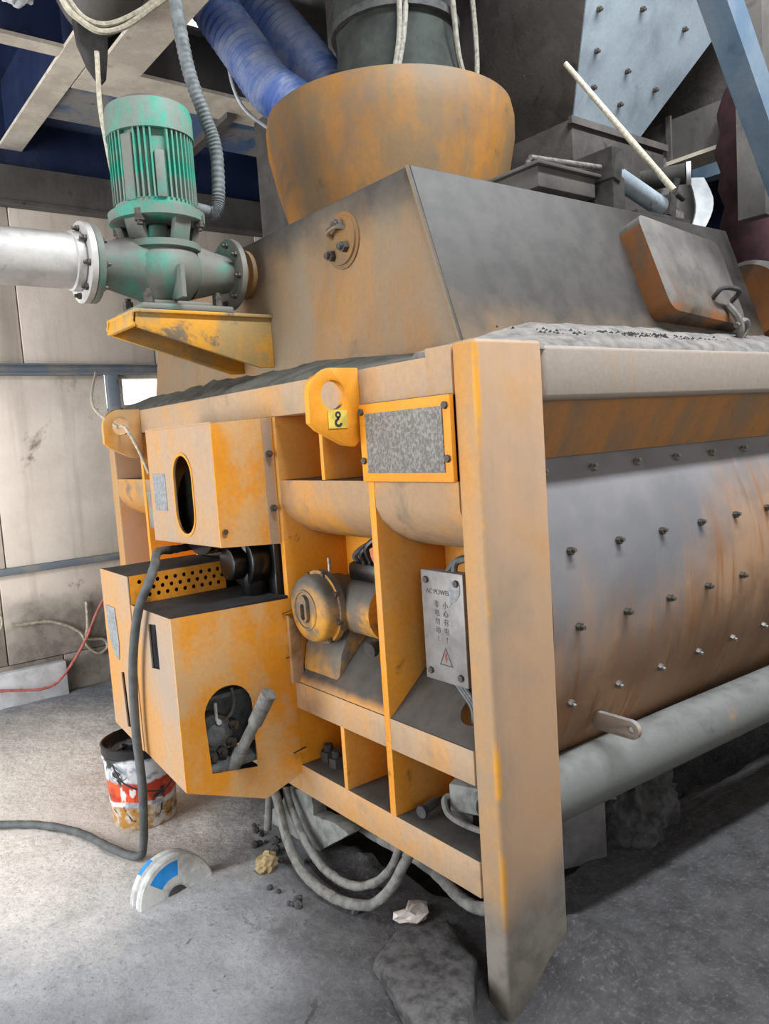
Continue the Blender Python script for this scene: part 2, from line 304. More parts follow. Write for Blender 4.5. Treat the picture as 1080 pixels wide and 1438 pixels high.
# ------------------------------------------------------------------ mesh helpers
class G:
    def __init__(s): s.v = []; s.f = []
    def add(s, vs_, fs):
        n = len(s.v); s.v += [tuple(v) for v in vs_]; s.f += [tuple(i+n for i in f) for f in fs]; return s
    def box(s, x0, x1, y0, y1, z0, z1):
        return s.add([(x, y, z) for x in (x0, x1) for y in (y0, y1) for z in (z0, z1)],
                     [(0,1,3,2),(4,6,7,5),(0,4,5,1),(2,3,7,6),(0,2,6,4),(1,5,7,3)])
    def obox(s, c, ax, ay, az):
        c, ax, ay, az = Vector(c), Vector(ax), Vector(ay), Vector(az)
        return s.add([c+ax*i+ay*j+az*k for i in (-1, 1) for j in (-1, 1) for k in (-1, 1)],
                     [(0,1,3,2),(4,6,7,5),(0,4,5,1),(2,3,7,6),(0,2,6,4),(1,5,7,3)])
    def prism(s, poly, axis, a, b):
        """poly: 2-D outline in the two other axes (in xyz order), extruded along axis from a to b"""
        n = len(poly)
        def mk(p, t):
            q = list(p); q.insert(axis, t); return tuple(q)
        vs_ = [mk(p, a) for p in poly] + [mk(p, b) for p in poly]
        return s.add(vs_, [tuple(range(n))[::-1], tuple(range(n, 2*n))] + [(i, (i+1) % n, n+(i+1) % n, n+i) for i in range(n)])
    def plate(s, outer, holes, fn, t):
        """flat plate with holes; fn(u, v, w) gives the point, w from 0 to t"""
        loops = [outer] + list(holes)
        tris = tessellate_polygon([[Vector((p[0], p[1], 0)) for p in lp] for lp in loops])
        flat = [p for lp in loops for p in lp]; n = len(flat)
        vs_ = [fn(p[0], p[1], 0) for p in flat] + [fn(p[0], p[1], t) for p in flat]
        fs = [tuple(q) for q in tris] + [tuple(i+n for i in q)[::-1] for q in tris]
        o = 0
        for lp in loops:
            k = len(lp)
            fs += [(o+i, o+(i+1) % k, n+o+(i+1) % k, n+o+i) for i in range(k)]
            o += k
        return s.add(vs_, fs)
    def cyl(s, p0, p1, r0, r1=None, n=20, caps=True):
        p0, p1 = Vector(p0), Vector(p1); r1 = r0 if r1 is None else r1
        d = (p1-p0).normalized(); u = d.orthogonal().normalized(); w = d.cross(u)
        vs_ = [p0+(u*math.cos(2*PI*i/n)+w*math.sin(2*PI*i/n))*r0 for i in range(n)]
        vs_ += [p1+(u*math.cos(2*PI*i/n)+w*math.sin(2*PI*i/n))*r1 for i in range(n)]
        fs = [(i, (i+1) % n, n+(i+1) % n, n+i) for i in range(n)]
        if caps: fs += [tuple(range(n))[::-1], tuple(range(n, 2*n))]
        return s.add(vs_, fs)
    def lathe(s, prof, c, axis=(0, 0, 1), n=32, arc=None):
        """prof: list of (radius, height) along axis from point c"""
        c, d = Vector(c), Vector(axis).normalized(); u = d.orthogonal().normalized(); w = d.cross(u)
        if abs(d.z) > 0.99: u, w = Vector((1, 0, 0)), Vector((0, 1, 0))
        vs_ = []; k = len(prof)
        for i in range(n):
            a = 2*PI*i/n
            for r, h in prof: vs_.append(c+d*h+(u*math.cos(a)+w*math.sin(a))*r)
        fs = []
        for i in range(n):
            j = (i+1) % n
            for q in range(k-1):
                fs.append((i*k+q, j*k+q, j*k+q+1, i*k+q+1))
        return s.add(vs_, fs)
    def tube(s, pts, r, n=10, sub=6, ridge=0.0, per=3):
        P = spline(pts, sub)
        rad = r if isinstance(r, (list, tuple)) else None
        vs_ = []; fs = []; up = None
        for i, p in enumerate(P):
            t = (P[min(i+1, len(P)-1)]-P[max(i-1, 0)]).normalized()
            if up is None: up = t.orthogonal().normalized()
            up = (up-t*up.dot(t)).normalized(); w = t.cross(up)
            rr = r
            if rad:
                q = i/(len(P)-1)*(len(rad)-1); a = int(q); b = min(a+1, len(rad)-1); rr = rad[a]*(1-q+a)+rad[b]*(q-a)
            if ridge: rr *= 1+ridge*math.cos(2*PI*i/per)
            for k in range(n):
                an = 2*PI*k/n; vs_.append(p+(up*math.cos(an)+w*math.sin(an))*rr)
        L = len(P)
        for i in range(L-1):
            for k in range(n):
                fs.append((i*n+k, i*n+(k+1) % n, (i+1)*n+(k+1) % n, (i+1)*n+k))
        fs += [tuple(range(n))[::-1], tuple(range((L-1)*n, L*n))]
        return s.add(vs_, fs)
    def blob(s, c, r, seed=0, amp=0.25, sub=3, freq=2.5):
        bm = bmesh.new(); bmesh.ops.create_icosphere(bm, subdivisions=sub, radius=1.0)
        rx, ry, rz = r if isinstance(r, tuple) else (r, r, r)
        o = Vector((seed*7.3, seed*3.1, seed*1.7))
        vs_ = []
        for v in bm.verts:
            k = 1+amp*noise.noise(v.co*freq+o)+amp*0.5*noise.noise(v.co*freq*2.7+o)
            vs_.append(Vector(c)+Vector((v.co.x*rx, v.co.y*ry, v.co.z*rz))*k)
        bm.verts.index_update()
        fs = [tuple(v.index for v in f.verts) for f in bm.faces]; bm.free()
        return s.add(vs_, fs)

def spline(pts, sub):
    P = [Vector(p) for p in pts]
    if sub <= 1: return P
    out = []
    for i in range(len(P)-1):
        a, b, c, d = P[max(i-1, 0)], P[i], P[i+1], P[min(i+2, len(P)-1)]
        for k in range(sub):
            t = k/sub
            out.append(0.5*((2*b)+(c-a)*t+(2*a-5*b+4*c-d)*t*t+(3*b-a-3*c+d)*t*t*t))
    out.append(P[-1]); return out

def mesh_of(name, g, off=Vector((0, 0, 0)), bev=0.0, sharp=38, seg=2):
    bm = bmesh.new()
    vv = [bm.verts.new(Vector(v)-off) for v in g.v]
    for f in g.f:
        try: bm.faces.new([vv[i] for i in f])
        except ValueError: pass
    bmesh.ops.recalc_face_normals(bm, faces=bm.faces)
    if bev:
        es = [e for e in bm.edges if len(e.link_faces) == 2 and e.calc_face_angle(0) > math.radians(50)]
        bmesh.ops.bevel(bm, geom=es, offset=bev, segments=seg, profile=0.5, affect='EDGES', clamp_overlap=True)
    for f in bm.faces: f.smooth = True
    for e in bm.edges:
        if len(e.link_faces) != 2 or e.calc_face_angle(0) > math.radians(sharp): e.smooth = False
    me = bpy.data.meshes.new(name); bm.to_mesh(me); bm.free(); return me

OFF = {}
def thing(name, label, cat, loc=(0, 0, 0), group=None):
    o = bpy.data.objects.new(name, None); COL.objects.link(o); o.location = loc; o.empty_display_size = 0.1
    o['label'] = label; o['category'] = cat
    if group: o['group'] = group
    OFF[o] = Vector(loc); return o
def part(name, g, mat, parent, bev=0.0, label=None, kind=None, sharp=38, seg=2):
    off = OFF[parent]
    me = mesh_of(name, g, off, bev, sharp, seg); me.materials.append(M[mat])
    o = bpy.data.objects.new(name, me); COL.objects.link(o); o.parent = parent; OFF[o] = off
    if label: o['label'] = label
    if kind: o['kind'] = kind
    return o
def single(name, g, mat, label, cat, loc, bev=0.0, group=None, kind=None, sharp=38):
    me = mesh_of(name, g, Vector(loc), bev, sharp); me.materials.append(M[mat])
    o = bpy.data.objects.new(name, me); COL.objects.link(o); o.location = loc; OFF[o] = Vector(loc)
    o['label'] = label; o['category'] = cat
    if group: o['group'] = group
    if kind: o['kind'] = kind
    return o
def struct(name, g, mat, parent=None, bev=0.0, label=None):
    me = mesh_of(name, g, OFF[parent] if parent else Vector((0, 0, 0)), bev); me.materials.append(M[mat])
    o = bpy.data.objects.new(name, me); COL.objects.link(o); OFF[o] = Vector((0, 0, 0))
    if parent: o.parent = parent
    else: o['kind'] = 'structure'
    if label: o['label'] = label
    return o
def inst(name, me, loc, nrm, parent):
    """copy of a small shared mesh (its axis is +Z) set at loc, pointing along nrm"""
    o = bpy.data.objects.new(name, me); COL.objects.link(o); o.parent = parent
    o.location = Vector(loc)-OFF[parent]
    o.rotation_euler = Vector(nrm).to_track_quat('Z', 'Y').to_euler()
    return o
def shared(name, g, mat):
    me = mesh_of(name, g); me.materials.append(M[mat]); return me

def circle(cx, cy, r, n=20, ry=None):
    ry = r if ry is None else ry
    return [(cx+r*math.cos(2*PI*i/n), cy+ry*math.sin(2*PI*i/n)) for i in range(n)]
def stadium(cx, cy, w, h, n=10):
    """vertical slot with round ends"""
    r = w/2; out = []
    for i in range(n+1): a = PI*i/n; out.append((cx+r*math.cos(a), cy+h/2-r+r*math.sin(a)))
    for i in range(n+1): a = PI+PI*i/n; out.append((cx+r*math.cos(a), cy-h/2+r+r*math.sin(a)))
    return out
PX = lambda x0: (lambda u, v, w: (x0+w, u, v))      # plate facing -X: u=y, v=z
PY = lambda y0: (lambda u, v, w: (u, y0+w, v))      # plate facing -Y: u=x, v=z

BOLT = shared('bolt', G().cyl((0, 0, -0.012), (0, 0, 0.014), 0.013, n=6).cyl((0, 0, 0.012), (0, 0, 0.026), 0.007, n=8), 'bolt')
BOLT_P = shared('bolt', G().cyl((0, 0, -0.012), (0, 0, 0.014), 0.013, n=6).cyl((0, 0, 0.012), (0, 0, 0.024), 0.007, n=8), 'bolt_bright')
BOLT_S = shared('bolt', G().cyl((0, 0, -0.01), (0, 0, 0.008), 0.011, n=6), 'bolt')
BOLT_XL = shared('bolt', G().cyl((0, 0, -0.02), (0, 0, 0.03), 0.032, n=6).cyl((0, 0, 0.03), (0, 0, 0.055), 0.018, n=10), 'dark_dust')
BOLT_L = shared('bolt', G().cyl((0, 0, -0.02), (0, 0, 0.022), 0.02, n=6).cyl((0, 0, 0.02), (0, 0, 0.035), 0.012, n=10), 'bolt')

# ================================================================== SETTING
def floor_z(x, y):
    z = 0.012*noise.noise(Vector((x*1.7, y*1.7, 0)))+0.006*noise.noise(Vector((x*7, y*7, 3)))+0.003*noise.noise(Vector((x*19, y*19, 5)))
    def ss(a, b, v):
        t = max(0, min(1, (v-a)/(b-a))); return t*t*(3-2*t)
    wob = 0.06*noise.noise(Vector((x*3, y*3, 9)))
    inside = ss(0.17, 0.27, x+wob)*ss(2.5, 2.35, x)*ss(0.30, 0.42, y+wob)*ss(2.6, 2.45, y)
    rub = math.exp(-((x-0.12)/0.10)**2-((y-0.95)/0.35)**2)
    z += rub*(0.035+0.03*noise.noise(Vector((x*14, y*14, 1))))
    foot = math.exp(-(max(0, abs(x-0.27)-0.06)/0.10)**2-(max(0, abs(y+0.02)-0.05)/0.10)**2)
    z -= 0.085*math.exp(-((x+0.05)/0.22)**2-((y+0.05)/0.20)**2)
    z += 0.075*foot*(1+0.3*noise.noise(Vector((x*9, y*9, 2))))
    return z*(1-inside)-0.75*inside
g = G(); NX, NY = 250, 240; X0, X1, Y0, Y1 = -2.8, 4.7, -2.7, 4.12
for i in range(NX+1):
    for j in range(NY+1):
        x = X0+(X1-X0)*i/NX; y = Y0+(Y1-Y0)*j/NY
        g.v.append((x, y, floor_z(x, y)))
for i in range(NX):
    for j in range(NY):
        a = i*(NY+1)+j; g.f.append((a, a+NY+1, a+NY+2, a+1))
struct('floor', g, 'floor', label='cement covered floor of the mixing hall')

# left wall: rows of boards between steel rails, with a window gap
wall = struct('wall_left', G().box(-2.8, 0.40, 4.13, 4.2, -0.05, 4.3).box(0.40, 1.2, 4.13, 4.2, -0.05, 1.92).box(0.40, 1.2, 4.13, 4.2, 2.2, 4.3).box(1.2, 4.7, 4.13, 4.2, -0.05, 4.3), 'wall')
for (z0, z1, xs) in ((2.235, 3.24, [-2.8, -1.9, -1.0, -0.1, 0.8, 1.7, 2.6, 3.5, 4.7]), (0.905, 2.16, [-2.8, -1.95, -1.15, -0.35, 0.42]),
                     (0.26, 0.86, [-2.8, -1.6, -0.4, 0.8, 2.0, 3.2, 4.7]), (0.0, 0.255, [-2.8, -1.9, -1.0, -0.05, 0.9, 1.8, 2.9, 4.7])):
    for a, b in zip(xs, xs[1:]):
        struct('panel', G().box(a+0.004, b-0.004, 4.085+random.uniform(-0.006, 0.006), 4.135, z0, z1), 'wall', wall, bev=0.004)
struct('panel', G().box(1.05, 4.7, 4.085, 4.135, 0.905, 2.16), 'wall', wall)
struct('panel', G().box(0.42, 1.05, 4.087, 4.135, 0.905, 1.93), 'wall', wall)
struct('trim_1', G().box(-2.8, 4.7, 4.03, 4.085, 2.16, 2.172).box(-2.8, 4.7, 4.06, 4.085, 2.172, 2.225).box(-2.8, 4.7, 4.03, 4.085, 2.225, 2.235), 'rail', label='upper steel rail on the left wall')
struct('trim_2', G().box(-2.8, 4.7, 4.04, 4.085, 0.86, 0.905), 'rail', bev=0.005, label='lower steel rail on the left wall')
struct('trim_3', G().box(0.42, 0.50, 4.03, 4.09, 0.905, 2.16), 'rail', bev=0.005, label='upright steel post beside the window')
w1 = struct('window_1', G().box(0.50, 0.535, 4.07, 4.16, 1.93, 2.16).box(1.02, 1.05, 4.07, 4.16, 1.93, 2.16).box(0.535, 1.02, 4.07, 4.16, 2.135, 2.16).box(0.535, 1.02, 4.07, 4.16, 1.93, 1.95), 'cream')
gt = NT('window_pane_glass'); gt.b.inputs['Transmission Weight'].default_value = 1.0; gt.b.inputs['IOR'].default_value = 1.02
M['glass'] = gt.done((1, 1, 1, 1), 0.0)
struct('pane', G().box(0.535, 1.02, 4.11, 4.114, 1.95, 2.135), 'glass', w1)

# far walls, dark
struct('wall_back', G().box(4.7, 4.8, -2.7, 4.2, -0.05, 5.2), 'beam_grey')
# the rest of the hall behind the photographer: walls with the doorway and an added high opening, roof with its light strip
struct('wall_front', G().box(-5.0, -4.85, -4.6, 0.1, -0.05, 5.6).box(-5.0, -4.85, 3.7, 4.2, -0.05, 5.6).box(-5.0, -4.85, 0.1, 3.7, 3.5, 5.6), 'wall')
struct('wall_right', G().box(-5.0, -4.1, -4.6, -4.45, -0.05, 5.6).box(-1.1, 4.8, -4.6, -4.45, -0.05, 5.6).box(-4.1, -1.1, -4.6, -4.45, 3.2, 5.6).box(-4.1, -1.1, -4.6, -4.45, -0.05, 2.0), 'wall')
struct('wall_left_far', G().box(-5.0, -2.8, 4.1, 4.2, -0.05, 5.6).box(-2.8, 1.0, 4.1, 4.2, 4.3, 5.6).box(1.9, 4.8, 4.1, 4.2, 4.3, 5.6), 'wall')
struct('roof', G().box(-5.0, 4.8, -4.6, -1.5, 5.5, 5.6).box(-5.0, 4.8, -1.0, 4.2, 5.5, 5.6).box(-5.0, -1.0, -1.5, -1.0, 5.5, 5.6).box(3.0, 4.8, -1.5, -1.0, 5.5, 5.6), 'beam_grey')
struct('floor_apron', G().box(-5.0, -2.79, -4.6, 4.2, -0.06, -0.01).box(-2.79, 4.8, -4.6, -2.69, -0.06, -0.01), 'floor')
# platform deck overhead and its beams
deck = struct('ceiling', G().box(-2.8, 0.42, 0.9, 4.2, 4.02, 4.08).box(0.42, 4.7, 3.45, 4.2, 4.02, 4.08).box(1.55, 4.7, 0.35, 3.45, 4.4, 4.46).box(0.42, 1.55, 0.35, 1.75, 4.4, 4.46), 'blue', label='blue steel platform deck overhead')
def ibeam_x(n, x0, x1, y0, y1, z0, z1, mf, mw, t=0.02, label=None):
    s = struct(n, G().box(x0, x1, y0, y1, z0, z0+t), mf, label=label)
    struct('web', G().box(x0, x1, y0+0.01, y0+0.04, z0+t, z1), mw, s); return s
def ibeam_y(n, x0, x1, y0, y1, z0, z1, mf, mw, t=0.02, label=None):
    s = struct(n, G().box(x0, x1, y0, y1, z0, z0+t), mf, label=label)
    xm = (x0+x1)/2
    struct('web', G().box(xm-0.015, xm+0.015, y0, y1, z0+t, z1), mw, s); return s
ibeam_x('trim_4', -2.8, 4.7, 3.98, 4.13, 3.24, 3.48, 'beam_grey', 'beam_grey', label='grey steel beam along the top of the left wall')
struct('trim_5', G().box(-2.8, 4.7, 4.06, 4.12, 3.48, 4.02), 'blue', label='dark blue plate above the wall beam')
ibeam_y('trim_6', -0.12, 0.02, 2.27, 4.06, 3.6, 4.02, 'cream', 'blue', label='pale cross beam under the blue deck')
ibeam_x('trim_7', -2.8, -0.12, 2.60, 2.70, 3.602, 4.02, 'cream', 'blue', label='narrow pale beam under the blue deck')
ibeam_x('trim_8', 0.03, 3.4, 2.70, 3.0, 3.6, 3.9, 'cream', 'beam_grey', label='cream flanged beam behind the pump motor')
struct('trim_9', G().box(0.02, 3.4, 3.02, 3.5, 3.62, 3.66), 'blue_light', label='pale blue scuffed plate under the deck')
ibeam_y('trim_10', 0.05, 0.265, 1.1, 2.66, 3.56, 4.02, 'cream', 'beam_grey', label='wide cream beam under the deck near the hoses')
struct('trim_11', G().obox((0.95, 3.3, 3.6), (0.02, 0.42, 0), (0.03, -0.002, 0), (0, 0, 0.03)), 'beam_grey', label='short dark brace under the blue plate')
struct('trim_12', G().box(0.42, 3.4, 2.98, 3.02, 3.9, 4.10), 'hopper_dust', label='dark dusty plate above the cream beam')

# ================================================================== MIXER
MX = thing('concrete_mixer', 'large dusty orange twin-shaft concrete mixer with drive guards and sloping hood', 'concrete mixer', (1.15, 1.45, 0))
# posts
pz = -0.16
part('post', G().box(0, 0.265, 0, 0.092, pz, 1.842), 'post', MX, 0.014, seg=3)
part('post', G().box(0, 0.265, 2.81, 2.90, pz, 1.842), 'post', MX, 0.012)
part('post', G().box(2.035, 2.30, 0, 0.092, pz, 1.842), 'post', MX, 0.012)
part('post', G().box(2.035, 2.30, 2.81, 2.90, pz, 1.842), 'post', MX, 0.012)
# frame beams of the end
tb = part('top_beam', G().box(0, 0.2, 0.19, 2.81, 1.70, 1.815).box(0, 0.2, 0.092, 0.2, 1.70, 1.838), 'beam', MX, 0.006)
part('side_beam', G().box(0.265, 2.035, 0.0, 0.1, 1.672, 1.832), 'side_beam', MX, 0.018, seg=3)
part('far_side_beam', G().box(0.265, 2.035, 2.8, 2.9, 1.672, 1.832), 'side_beam', MX, 0.015)
part('end_wall', G().box(0.28, 0.30, 0.07, 2.83, 0.2, 1.83), 'paint', MX)
part('end_wall', G().box(2.0, 2.02, 0.07, 2.83, 0.2, 1.83), 'paint', MX)
for y0, y1, z0, z1 in ((0.472, 0.502, 0.37, 1.70), (1.052, 1.08, 0.37, 1.70), (0.745, 0.765, 1.468, 1.70), (0.742, 0.764, 0.37, 0.60), (2.40, 2.43, 0.37, 1.70), (1.82, 1.85, 0.37, 1.70)):
    part('rib', G().box(0.0, 0.281, y0, y1, z0, z1), 'paint', MX, 0.002)
prof = [(0.002, 1.466), (0.002, 1.385), (0.018, 1.345), (0.055, 1.305), (0.11, 1.27), (0.18, 1.245), (0.281, 1.228), (0.281, 1.466)]
for y0, y1 in ((0.092, 0.473), (0.501, 1.053), (1.85, 2.40), (2.43, 2.81)):
    part('upper_bearing_seat', G().prism(prof, 1, y0, y1), 'seat', MX)
# lower seats: front beam then a plate sloping up to the end wall (a cable hole in the near one)
d = Vector((0.281-0.004, 0, 0.93-0.70)); Ls = d.length; d.normalize(); nn = Vector((-d.z, 0, d.x))
def slope_fn(u, v, w):
    p = Vector((0.004, u, 0.70))+d*v-nn*w; return tuple(p)
part('mid_beam', G().box(0, 0.03, 0.092, 0.473, 0.597, 0.702), 'beam', MX, 0.004)
part('mid_beam', G().box(0, 0.03, 0.501, 1.053, 0.597, 0.702), 'beam', MX, 0.004)
part('lower_bearing_seat', G().plate([(0.092, 0), (0.473, 0), (0.473, Ls), (0.092, Ls)], [circle(0.17, 0.12, 0.055, 20)], slope_fn, 0.012), 'seat', MX)
hump = []
for i in range(13):
    t = i/12; hump.append((0.004+0.277*t, 0.70+0.23*t+0.05*math.sin(PI*t)))
part('lower_bearing_seat', G().prism(hump+[(0.281, 0.90), (0.004, 0.66)], 1, 0.501, 1.053), 'seat', MX)
part('saddle', G().prism([(0.03, 0.74), (0.05, 0.84), (0.10, 0.93), (0.28, 0.93), (0.28, 0.86), (0.13, 0.80)], 1, 0.80, 1.05), 'motor', MX, 0.02)
bb = part('bottom_beam', G().box(0, 0.281, 0.092, 2.81, 0.258, 0.372), 'beam', MX, 0.006)
for p in ((0.10, 1.01, 0.38), (0.155, 0.97, 0.38), (0.09, 0.94, 0.378), (0.12, 0.80, 0.38), (0.17, 0.79, 0.385)):
    inst('bolt', BOLT_XL, p, (0, 0, 1), bb)
part('pin', G().cyl((0.05, 0.395, 0.400), (0.12, 0.41, 0.402), 0.016, n=14).cyl((0.04, 0.393, 0.400), (0.055, 0.396, 0.400), 0.02, n=14), 'rubber', MX, label='dusty grey round pin')
# name plate
npl = part('name_plate', G().box(-0.018, 0.0, 0.088, 0.505, 1.464, 1.705), 'paint', MX, 0.006)
part('panel', G().box(-0.022, -0.017, 0.118, 0.468, 1.492, 1.674), 'plate_grey', npl, 0.001, label='grey dusty name panel')
for y, z in ((0.105, 1.675), (0.105, 1.53), (0.487, 1.68), (0.487, 1.53)):
    inst('bolt', BOLT_S, (-0.018, y, z), (-1, 0, 0), npl)
# lifting lugs
def lug(y, sgn):
    out = [(0.0, 1.60), (0.0, 1.82)]
    out += [(-0.105+0.085*math.cos(a), 1.735+0.085*math.sin(a)) for a in [PI*0.5+PI*0.5*i/8 for i in range(9)]]
    out += [(-0.19, 1.655), (-0.165, 1.632), (-0.07, 1.583), (-0.03, 1.576)]
    return part('lifting_lug', G().plate(out, [circle(-0.100, 1.737, 0.044, 24)], PY(y), 0.025), 'guard', MX, 0.003)
lg = lug(0.515, 1)
lug(2.375, -1)
st = part('sticker', G().box(-0.125, -0.055, 0.5125, 0.515, 1.636, 1.69), 'sticker', lg)
# hook sign: an eye, a shank and an open hook
hk = G().plate(circle(-0.089, 1.677, 0.0105, 18), [circle(-0.089, 1.677, 0.0048, 14)], PY(0.5115), 0.001)
arc = [(math.cos(a), math.sin(a)) for a in [PI*(0.5+1.45*i/14) for i in range(15)]]
hk.plate([(-0.089+0.0145*c, 1.653+0.0135*s_) for c, s_ in arc]+[(-0.089+0.0065*c, 1.653+0.0060*s_) for c, s_ in arc[::-1]], [], PY(0.5115), 0.001)
hk.box(-0.0925, -0.0855, 0.5115, 0.5125, 1.662, 1.672)
part('hook_sign', hk, 'ink', lg)
# dust lying on the frame
def ridge_x(x0, x1, prof, n, amp, seed):
    """prof across (y, z) extruded along x with uneven height"""
    g = G(); k = len(prof)
    for i in range(n+1):
        x = x0+(x1-x0)*i/n
        for q, (y, z) in enumerate(prof):
            e = 0 if q in (0, k-1) else amp*(noise.noise(Vector((x*5, q*0.7, seed)))+0.6*noise.noise(Vector((x*17, q*1.3, seed))))
            g.v.append((x, y, z+e))
    for i in range(n):
        for q in range(k-1): g.f.append((i*k+q, (i+1)*k+q, (i+1)*k+q+1, i*k+q+1))
        g.f.append((i*k, i*k+k-1, (i+1)*k+k-1, (i+1)*k))
    g.f.append(tuple(range(k))); g.f.append(tuple(range(n*k, n*k+k))); return g
rg = ridge_x(0.02, 2.05, [(0.001, 1.816), (0.010, 1.838), (0.05, 1.868), (0.11, 1.885), (0.18, 1.905), (0.262, 1.94), (0.28, 1.816)], 80, 0.010, 1)
rg.v = [(x, y, 1.816+(z-1.816)*min(1.0, 0.15+max(0, x-0.02)*1.7)+(0.016 if x < 0.28 and 0.005 < y < 0.08 else 0)) for x, y, z in rg.v]
part('dust_ridge', rg, 'dust', MX, kind='stuff', sharp=80)
g = ridge_x(0.12, 2.75, [(0.004, 1.812), (0.012, 1.826), (0.07, 1.852), (0.14, 1.88), (0.21, 1.905), (0.23, 1.812)], 90, 0.008, 4)
g.v = [(y, x, 1.812+(z-1.812)*min(1.0, 0.3+max(0, x-0.2)*0.9)+(0.03*math.exp(-((x-1.9)/0.35)**2)*noise.noise(Vector((x*9, y*9, 0)))*1.5 if y > 0.03 else 0)) for x, y, z in g.v]
part('dust_ridge', g, 'dust_dark', MX, kind='stuff', sharp=80)
g = G()
for i in range(150):
    x = random.gauss(0.85, 0.22) if i % 4 else random.uniform(0.3, 1.2)
    yy = random.uniform(0.05, 0.17); r = random.uniform(0.003, 0.008)
    z = 1.868+(yy-0.05)*0.29
    g.add([(x+r*math.cos(a)*random.uniform(.7, 1.3), yy+r*math.sin(a), z) for a in (0, 1.6, 3.1, 4.7)]+[(x, yy, z+r)], [(0,1,4),(1,2,4),(2,3,4),(3,0,4),(3,2,1,0)])
part('crumbs', g, 'crumb', MX, kind='stuff')
# recessed soffit and drum
part('soffit', G().prism([(0.03, 1.674), (0.132, 1.502), (0.15, 1.502), (0.06, 1.69)], 0, 0.262, 2.04), 'soffit', MX)
YC, ZC, RD = 0.882, 1.03, 0.88
def drum_pt(z, r=RD): return (YC-math.sqrt(max(0, r*r-(z-ZC)**2)), z)
a0 = math.asin((1.505-ZC)/RD); a1 = math.asin((0.30-ZC)/RD)
outer = [(YC-RD*math.cos(a), ZC+RD*math.sin(a)) for a in [a0+(a1-a0)*i/40 for i in range(41)]]
inner = [(YC-(RD-0.02)*math.cos(a), ZC+(RD-0.02)*math.sin(a)) for a in [a1+(a0-a1)*i/40 for i in range(41)]]
dr = part('drum', G().prism(outer+inner, 0, 0.262, 2.04), 'drum', MX)
part('far_drum', G().prism([(2.9-y, z) for y, z in outer+inner], 0, 0.262, 2.04), 'drum', MX)
part('trough_bottom', G().box(0.30, 2.0, 0.55, 2.35, 0.30, 0.34), 'dark_dust', MX)
for z, me in ((1.456, BOLT_P), (1.225, BOLT), (1.0, BOLT), (0.755, BOLT_P)):
    for k in range(7):
        y, zz = drum_pt(z); n = Vector((0, y-YC, z-ZC)).normalized()
        inst('bolt', me, (0.372+0.24*k, y, z), n, dr)
part('cross_pipe', G().cyl((0.22, 0.102, 0.472), (2.2, -0.02, 0.488), 0.095, n=40), 'pipe_grey', MX)
ring_ = [(-0.052+0.03*math.cos(a), 0.645+0.03*math.sin(a)) for a in [PI*0.5+PI*i/10 for i in range(11)]]
part('eye_bracket', G().plate([(0.09, 0.675)]+ring_+[(0.09, 0.615)], [circle(-0.05, 0.645, 0.012, 14)], PX(0.535), 0.018), 'side_beam', MX, 0.002)
# hood
hb = [(0.23, 1.83), (0.44, 2.44), (2.46, 2.44), (2.67, 1.83)]
hood = part('hood', G().prism(hb, 0, 0.2, 2.1), 'hood', MX, 0.006)
# tapered shoulder at the far end of the hood
cap = part('inspection_cap', G().lathe([(0, -0.018), (0.045, -0.02), (0.082, -0.014), (0.084, -0.006), (0.098, -0.006), (0.098, 0.01)], (0.2, 0.82, 2.295), (1, 0, 0), 32), 'ring', hood, label='round blind cap')
part('cap_handle', G().tube([(0.185, 0.86, 2.31), (0.155, 0.85, 2.325), (0.155, 0.80, 2.335), (0.185, 0.785, 2.33)], 0.009, 8, 5), 'hood', hood)
for y, z in ((0.865, 2.25), (0.785, 2.265), (0.81, 2.345)): inst('bolt', BOLT_L, (0.185, y, z), (-1, 0, 0), hood)
part('weld_rim', G().obox((0.197, 0.345, 2.135), (0.006, 0, 0), (0, 0.006, 0.002), (0, 0.105, 0.305)), 'hood', hood)
# nozzle where the pump joins the hood
part('water_nozzle', G().cyl((0.1125, 1.5, 2.31), (0.21, 1.5, 2.31), 0.062, n=24).cyl((0.16, 1.5, 2.31), (0.178, 1.5, 2.31), 0.098, n=28), 'ring', hood)
# hatch on the slope
ns = Vector((0, -0.61, 0.21)).normalized(); us = Vector((0, 0.21, 0.61)).normalized()
h0 = Vector((1.22, 0.268, 1.945))
def hp(x, s_, w): return tuple(Vector((x, h0.y, h0.z))+us*s_+ns*w)
g = G()
lo_ = [(1.235, 0.03), (1.845, 0.0), (1.845, 0.40), (1.215, 0.43)]
wl = [0.10, 0.075, 0.06, 0.085]
def rr(pts, r=0.03):
    out = []; k = len(pts)
    for i in range(k):
        p = Vector(pts[i]); a = (Vector(pts[i-1])-p).normalized(); b = (Vector(pts[(i+1) % k])-p).normalized()
        for t in (0, .25, .5, .75, 1): q = p+a*r*(1-t)**2+b*r*t**2; out.append((q.x, q.y))
    return out
base = rr(lo_, 0.05); top = rr([(1.265, 0.06), (1.825, 0.03), (1.825, 0.385), (1.245, 0.405)], 0.045)
n = len(base)
def hw(u, v): return 0.105-0.04*(u-1.22)/0.62
g.add([hp(u, v, -0.02) for u, v in base]+[hp(u, v, hw(u, v)-0.012) for u, v in base]+[hp(u, v, hw(u, v)) for u, v in top],
      [(i, (i+1) % n, n+(i+1) % n, n+i) for i in range(n)]+[(n+i, n+(i+1) % n, 2*n+(i+1) % n, 2*n+i) for i in range(n)]+[tuple(range(2*n, 3*n)), tuple(range(n))[::-1]])
ht = part('hatch', g, 'hatch', MX, sharp=50)
